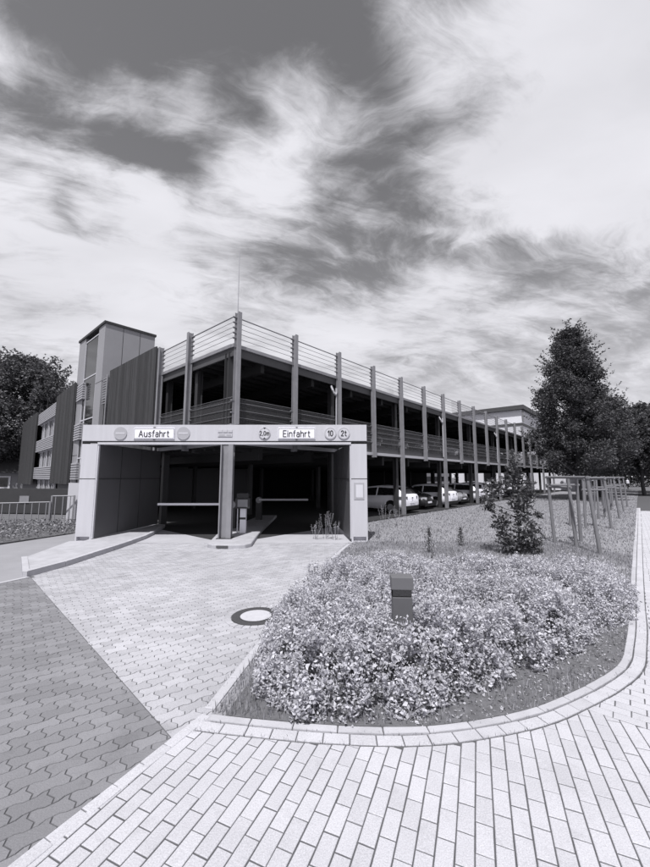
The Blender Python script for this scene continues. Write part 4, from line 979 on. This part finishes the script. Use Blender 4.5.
# leafy sapling in front of the lawn
def sapling(x, y, label):
    random.seed(5); r = empty('leafy_sapling', (x, y, 0)); r.scale = (.88, .88, 1); tag(r, label, 'young tree')
    m_ = MB(); limb_path(m_, (0, 0, 0), (.02, 0, 2.55), .03, .006, 8, .04)
    tips = [((-.95, -.1, 1.35), .22), ((-.75, .1, 1.6), .26), ((-.55, 0, 1.75), .25), ((-.3, -.1, 1.9), .24), ((.05, 0, 2.1), .16), ((0, 0, 2.45), .24), ((-.1, 0, 2.2), .15), ((.15, .1, 1.95), .2), ((.35, 0, 1.75), .22), ((.1, 0, 1.6), .25), ((.5, .1, 1.45), .17), ((-.1, -.1, 1.3), .22),
            ((.2, 0, 1.2), .25), ((.1, -.1, .95), .25), ((-.55, -.2, .9), .25), ((-.6, -.2, .65), .24), ((-.5, -.2, .35), .28), ((-.35, -.2, .12), .22), ((.45, 0, .65), .22), ((.35, -.1, .4), .28), ((.1, -.2, .3), .32), ((.5, 0, .2), .2), ((0, -.2, .6), .3), ((-.2, 0, .15), .25), ((-.85, -.1, 1.2), .12), ((.62, 0, 1.0), .1)]
    P_ = []; 
    for c, cr in tips:
        c = Vector(c); limb_path(m_, (0, 0, max(.05, c.z-.3)), c, .012, .004, 3, .03); [limb_path(m_, c, c+Vector((random.uniform(-.3, .3), random.uniform(-.2, .2), random.uniform(-.15, .3))), .005, .002, 2, .02) for _ in range(2)]
        cr *= 1.12; k = int(105*cr/.25); d = RNG.normal(size=(k, 3)); d /= np.linalg.norm(d, axis=1)[:, None]; d *= (cr*RNG.random(k)**.5)[:, None]; P_.append(d+np.array(c))
    P_ = np.concatenate(P_); P_[:, 2] = np.maximum(P_[:, 2], .03)
    m_.build('trunk', M_bark, r); leaves('foliage', P_, RNG.uniform(.07, .15, len(P_)), M_sap, r, aspect=.6, up=.1)
sapling(5.15, 9.95, 'young leafy sapling with drooping leaves left of the first stake frame')

# ------------------------------------------------------------ stake frames
def stake_frame(cx, cy, label, pts, rails, rz=0, H=2.0):
    r = empty('tree_stake_frame', (cx, cy, 0), rz); tag(r, label, 'stake frame', 'timber stake frames in a row on the lawn')
    for (x, y, tx, ty) in pts: MB().cyl((x, y, -.05), (tx, ty, H+.03), .050, .043, n=9).build('stake', M_stake, r)
    for (a, b, z) in rails:
        pa, pb = pts[a], pts[b]; k = z/H
        A = Vector((pa[0]+(pa[2]-pa[0])*k, pa[1]+(pa[3]-pa[1])*k, z)); B = Vector((pb[0]+(pb[2]-pb[0])*k, pb[1]+(pb[3]-pb[1])*k, z)); d = (B-A).normalized()
        MB().cyl(A-d*.07, B+d*.07, .038, n=9).build('rail', M_stake, r)
fpts = [(-.12, 1.45, -.17, 1.5), (.05, .72, 0, .8), (.0, -.25, -.12, -.15), (.85, 1.7, .8, 1.6)]
stake_frame(7.12, 9.98, 'nearest timber stake frame on the lawn right of the leafy sapling', fpts, [(0, 2, 1.99), (0, 3, 1.75), (2, 3, 1.99), (0, 1, 1.70)])
q4 = [(-.5, -.42, -.42, -.36), (.5, -.42, .42, -.36), (.5, .5, .42, .42), (-.5, .5, -.42, .42)]; rl = [(0, 1, 1.97), (1, 2, 1.93), (2, 3, 1.97), (3, 0, 1.93), (0, 1, 1.5)]
for (x, y, l) in ((10.65, 14.95, 'second timber stake frame from the viewer'), (13.65, 18.3, 'third timber stake frame from the viewer'), (16.7, 21.8, 'fourth timber stake frame from the viewer'), (19.8, 25.3, 'fifth and farthest timber stake frame')):
    stake_frame(x, y, l, q4, rl, R(-40)*0)
def whip(x, y, label):
    r = empty('slender_young_tree', (x, y, 0)); tag(r, label, 'young tree', 'slender young trees inside the stake frames')
    m_ = MB(); limb_path(m_, (0, 0, 0), (.05, 0, 3.2), .035, .02, 4, .03); m_.build('trunk', M_bark, r)
    P_ = RNG.normal(size=(900, 3))*np.array([.38, .38, .55])+np.array([0, 0, 3.3]); leaves('crown', P_, RNG.uniform(.08, .15, 900), M_leaf2, r, up=.2)

# pedestrian far down the path
def person(x, y):
    r = bpy.data.meshes.new('person'); k = 1.72
    J = {'pel': (0, 0, .95), 'ch': (0, 0, 1.3), 'nk': (0, 0, 1.48), 'hd': (0, -.01, 1.60), 'ht': (0, 0, 1.72), 'sl': (-.18, 0, 1.4), 'el': (-.25, .02, 1.12), 'wl': (-.24, -.08, .88), 'hl': (-.24, -.1, .8), 'sr': (.18, 0, 1.4), 'er': (.25, .03, 1.12), 'wr': (.24, -.06, .88), 'hr': (.24, -.08, .8),
         'kl': (-.1, -.06, .5), 'al': (-.1, .04, .08), 'fl': (-.1, -.12, .03), 'kr': (.1, .02, .5), 'ar': (.1, .16, .1), 'fr': (.1, .04, .03), 'pl': (-.09, 0, .9), 'pr': (.09, 0, .9)}
    E_ = [('pel', 'ch'), ('ch', 'nk'), ('nk', 'hd'), ('hd', 'ht'), ('ch', 'sl'), ('sl', 'el'), ('el', 'wl'), ('wl', 'hl'), ('ch', 'sr'), ('sr', 'er'), ('er', 'wr'), ('wr', 'hr'), ('pel', 'pl'), ('pl', 'kl'), ('kl', 'al'), ('al', 'fl'), ('pel', 'pr'), ('pr', 'kr'), ('kr', 'ar'), ('ar', 'fr')]
    Rd = dict(pel=.13, ch=.15, nk=.055, hd=.095, ht=.06, sl=.06, el=.045, wl=.03, hl=.035, sr=.06, er=.045, wr=.03, hr=.035, kl=.06, al=.04, fl=.04, kr=.06, ar=.04, fr=.04, pl=.09, pr=.09)
    ks = list(J); r.from_pydata([J[q] for q in ks], [(ks.index(a), ks.index(b)) for a, b in E_], [])
    o = bpy.data.objects.new('person', r); COL.objects.link(o); sk_ = o.modifiers.new('skin', 'SKIN')
    for i, q in enumerate(ks): r.skin_vertices[0].data[i].radius = (Rd[q], Rd[q]*.8)
    r.skin_vertices[0].data[0].use_root = True
    o.modifiers.new('sub', 'SUBSURF').levels = 1; bpy.context.view_layer.update()
    me = bpy.data.meshes.new_from_object(o.evaluated_get(bpy.context.evaluated_depsgraph_get())); bpy.data.objects.remove(o); me.name = 'person'
    for mm in (M_shirt, M_trous, M_skin): me.materials.append(mm)
    for p in me.polygons: z = p.center.z; p.material_index = 1 if z < .93 else (2 if z > 1.46 or (abs(p.center.x) > .2 and z < .95) else 0); p.use_smooth = True
    o = link(bpy.data.objects.new('person', me)); o.location = (x, y, 0); tag(o, 'person in a white top and dark trousers walking far down the path', 'person'); return o
person(51.0, 62.0)
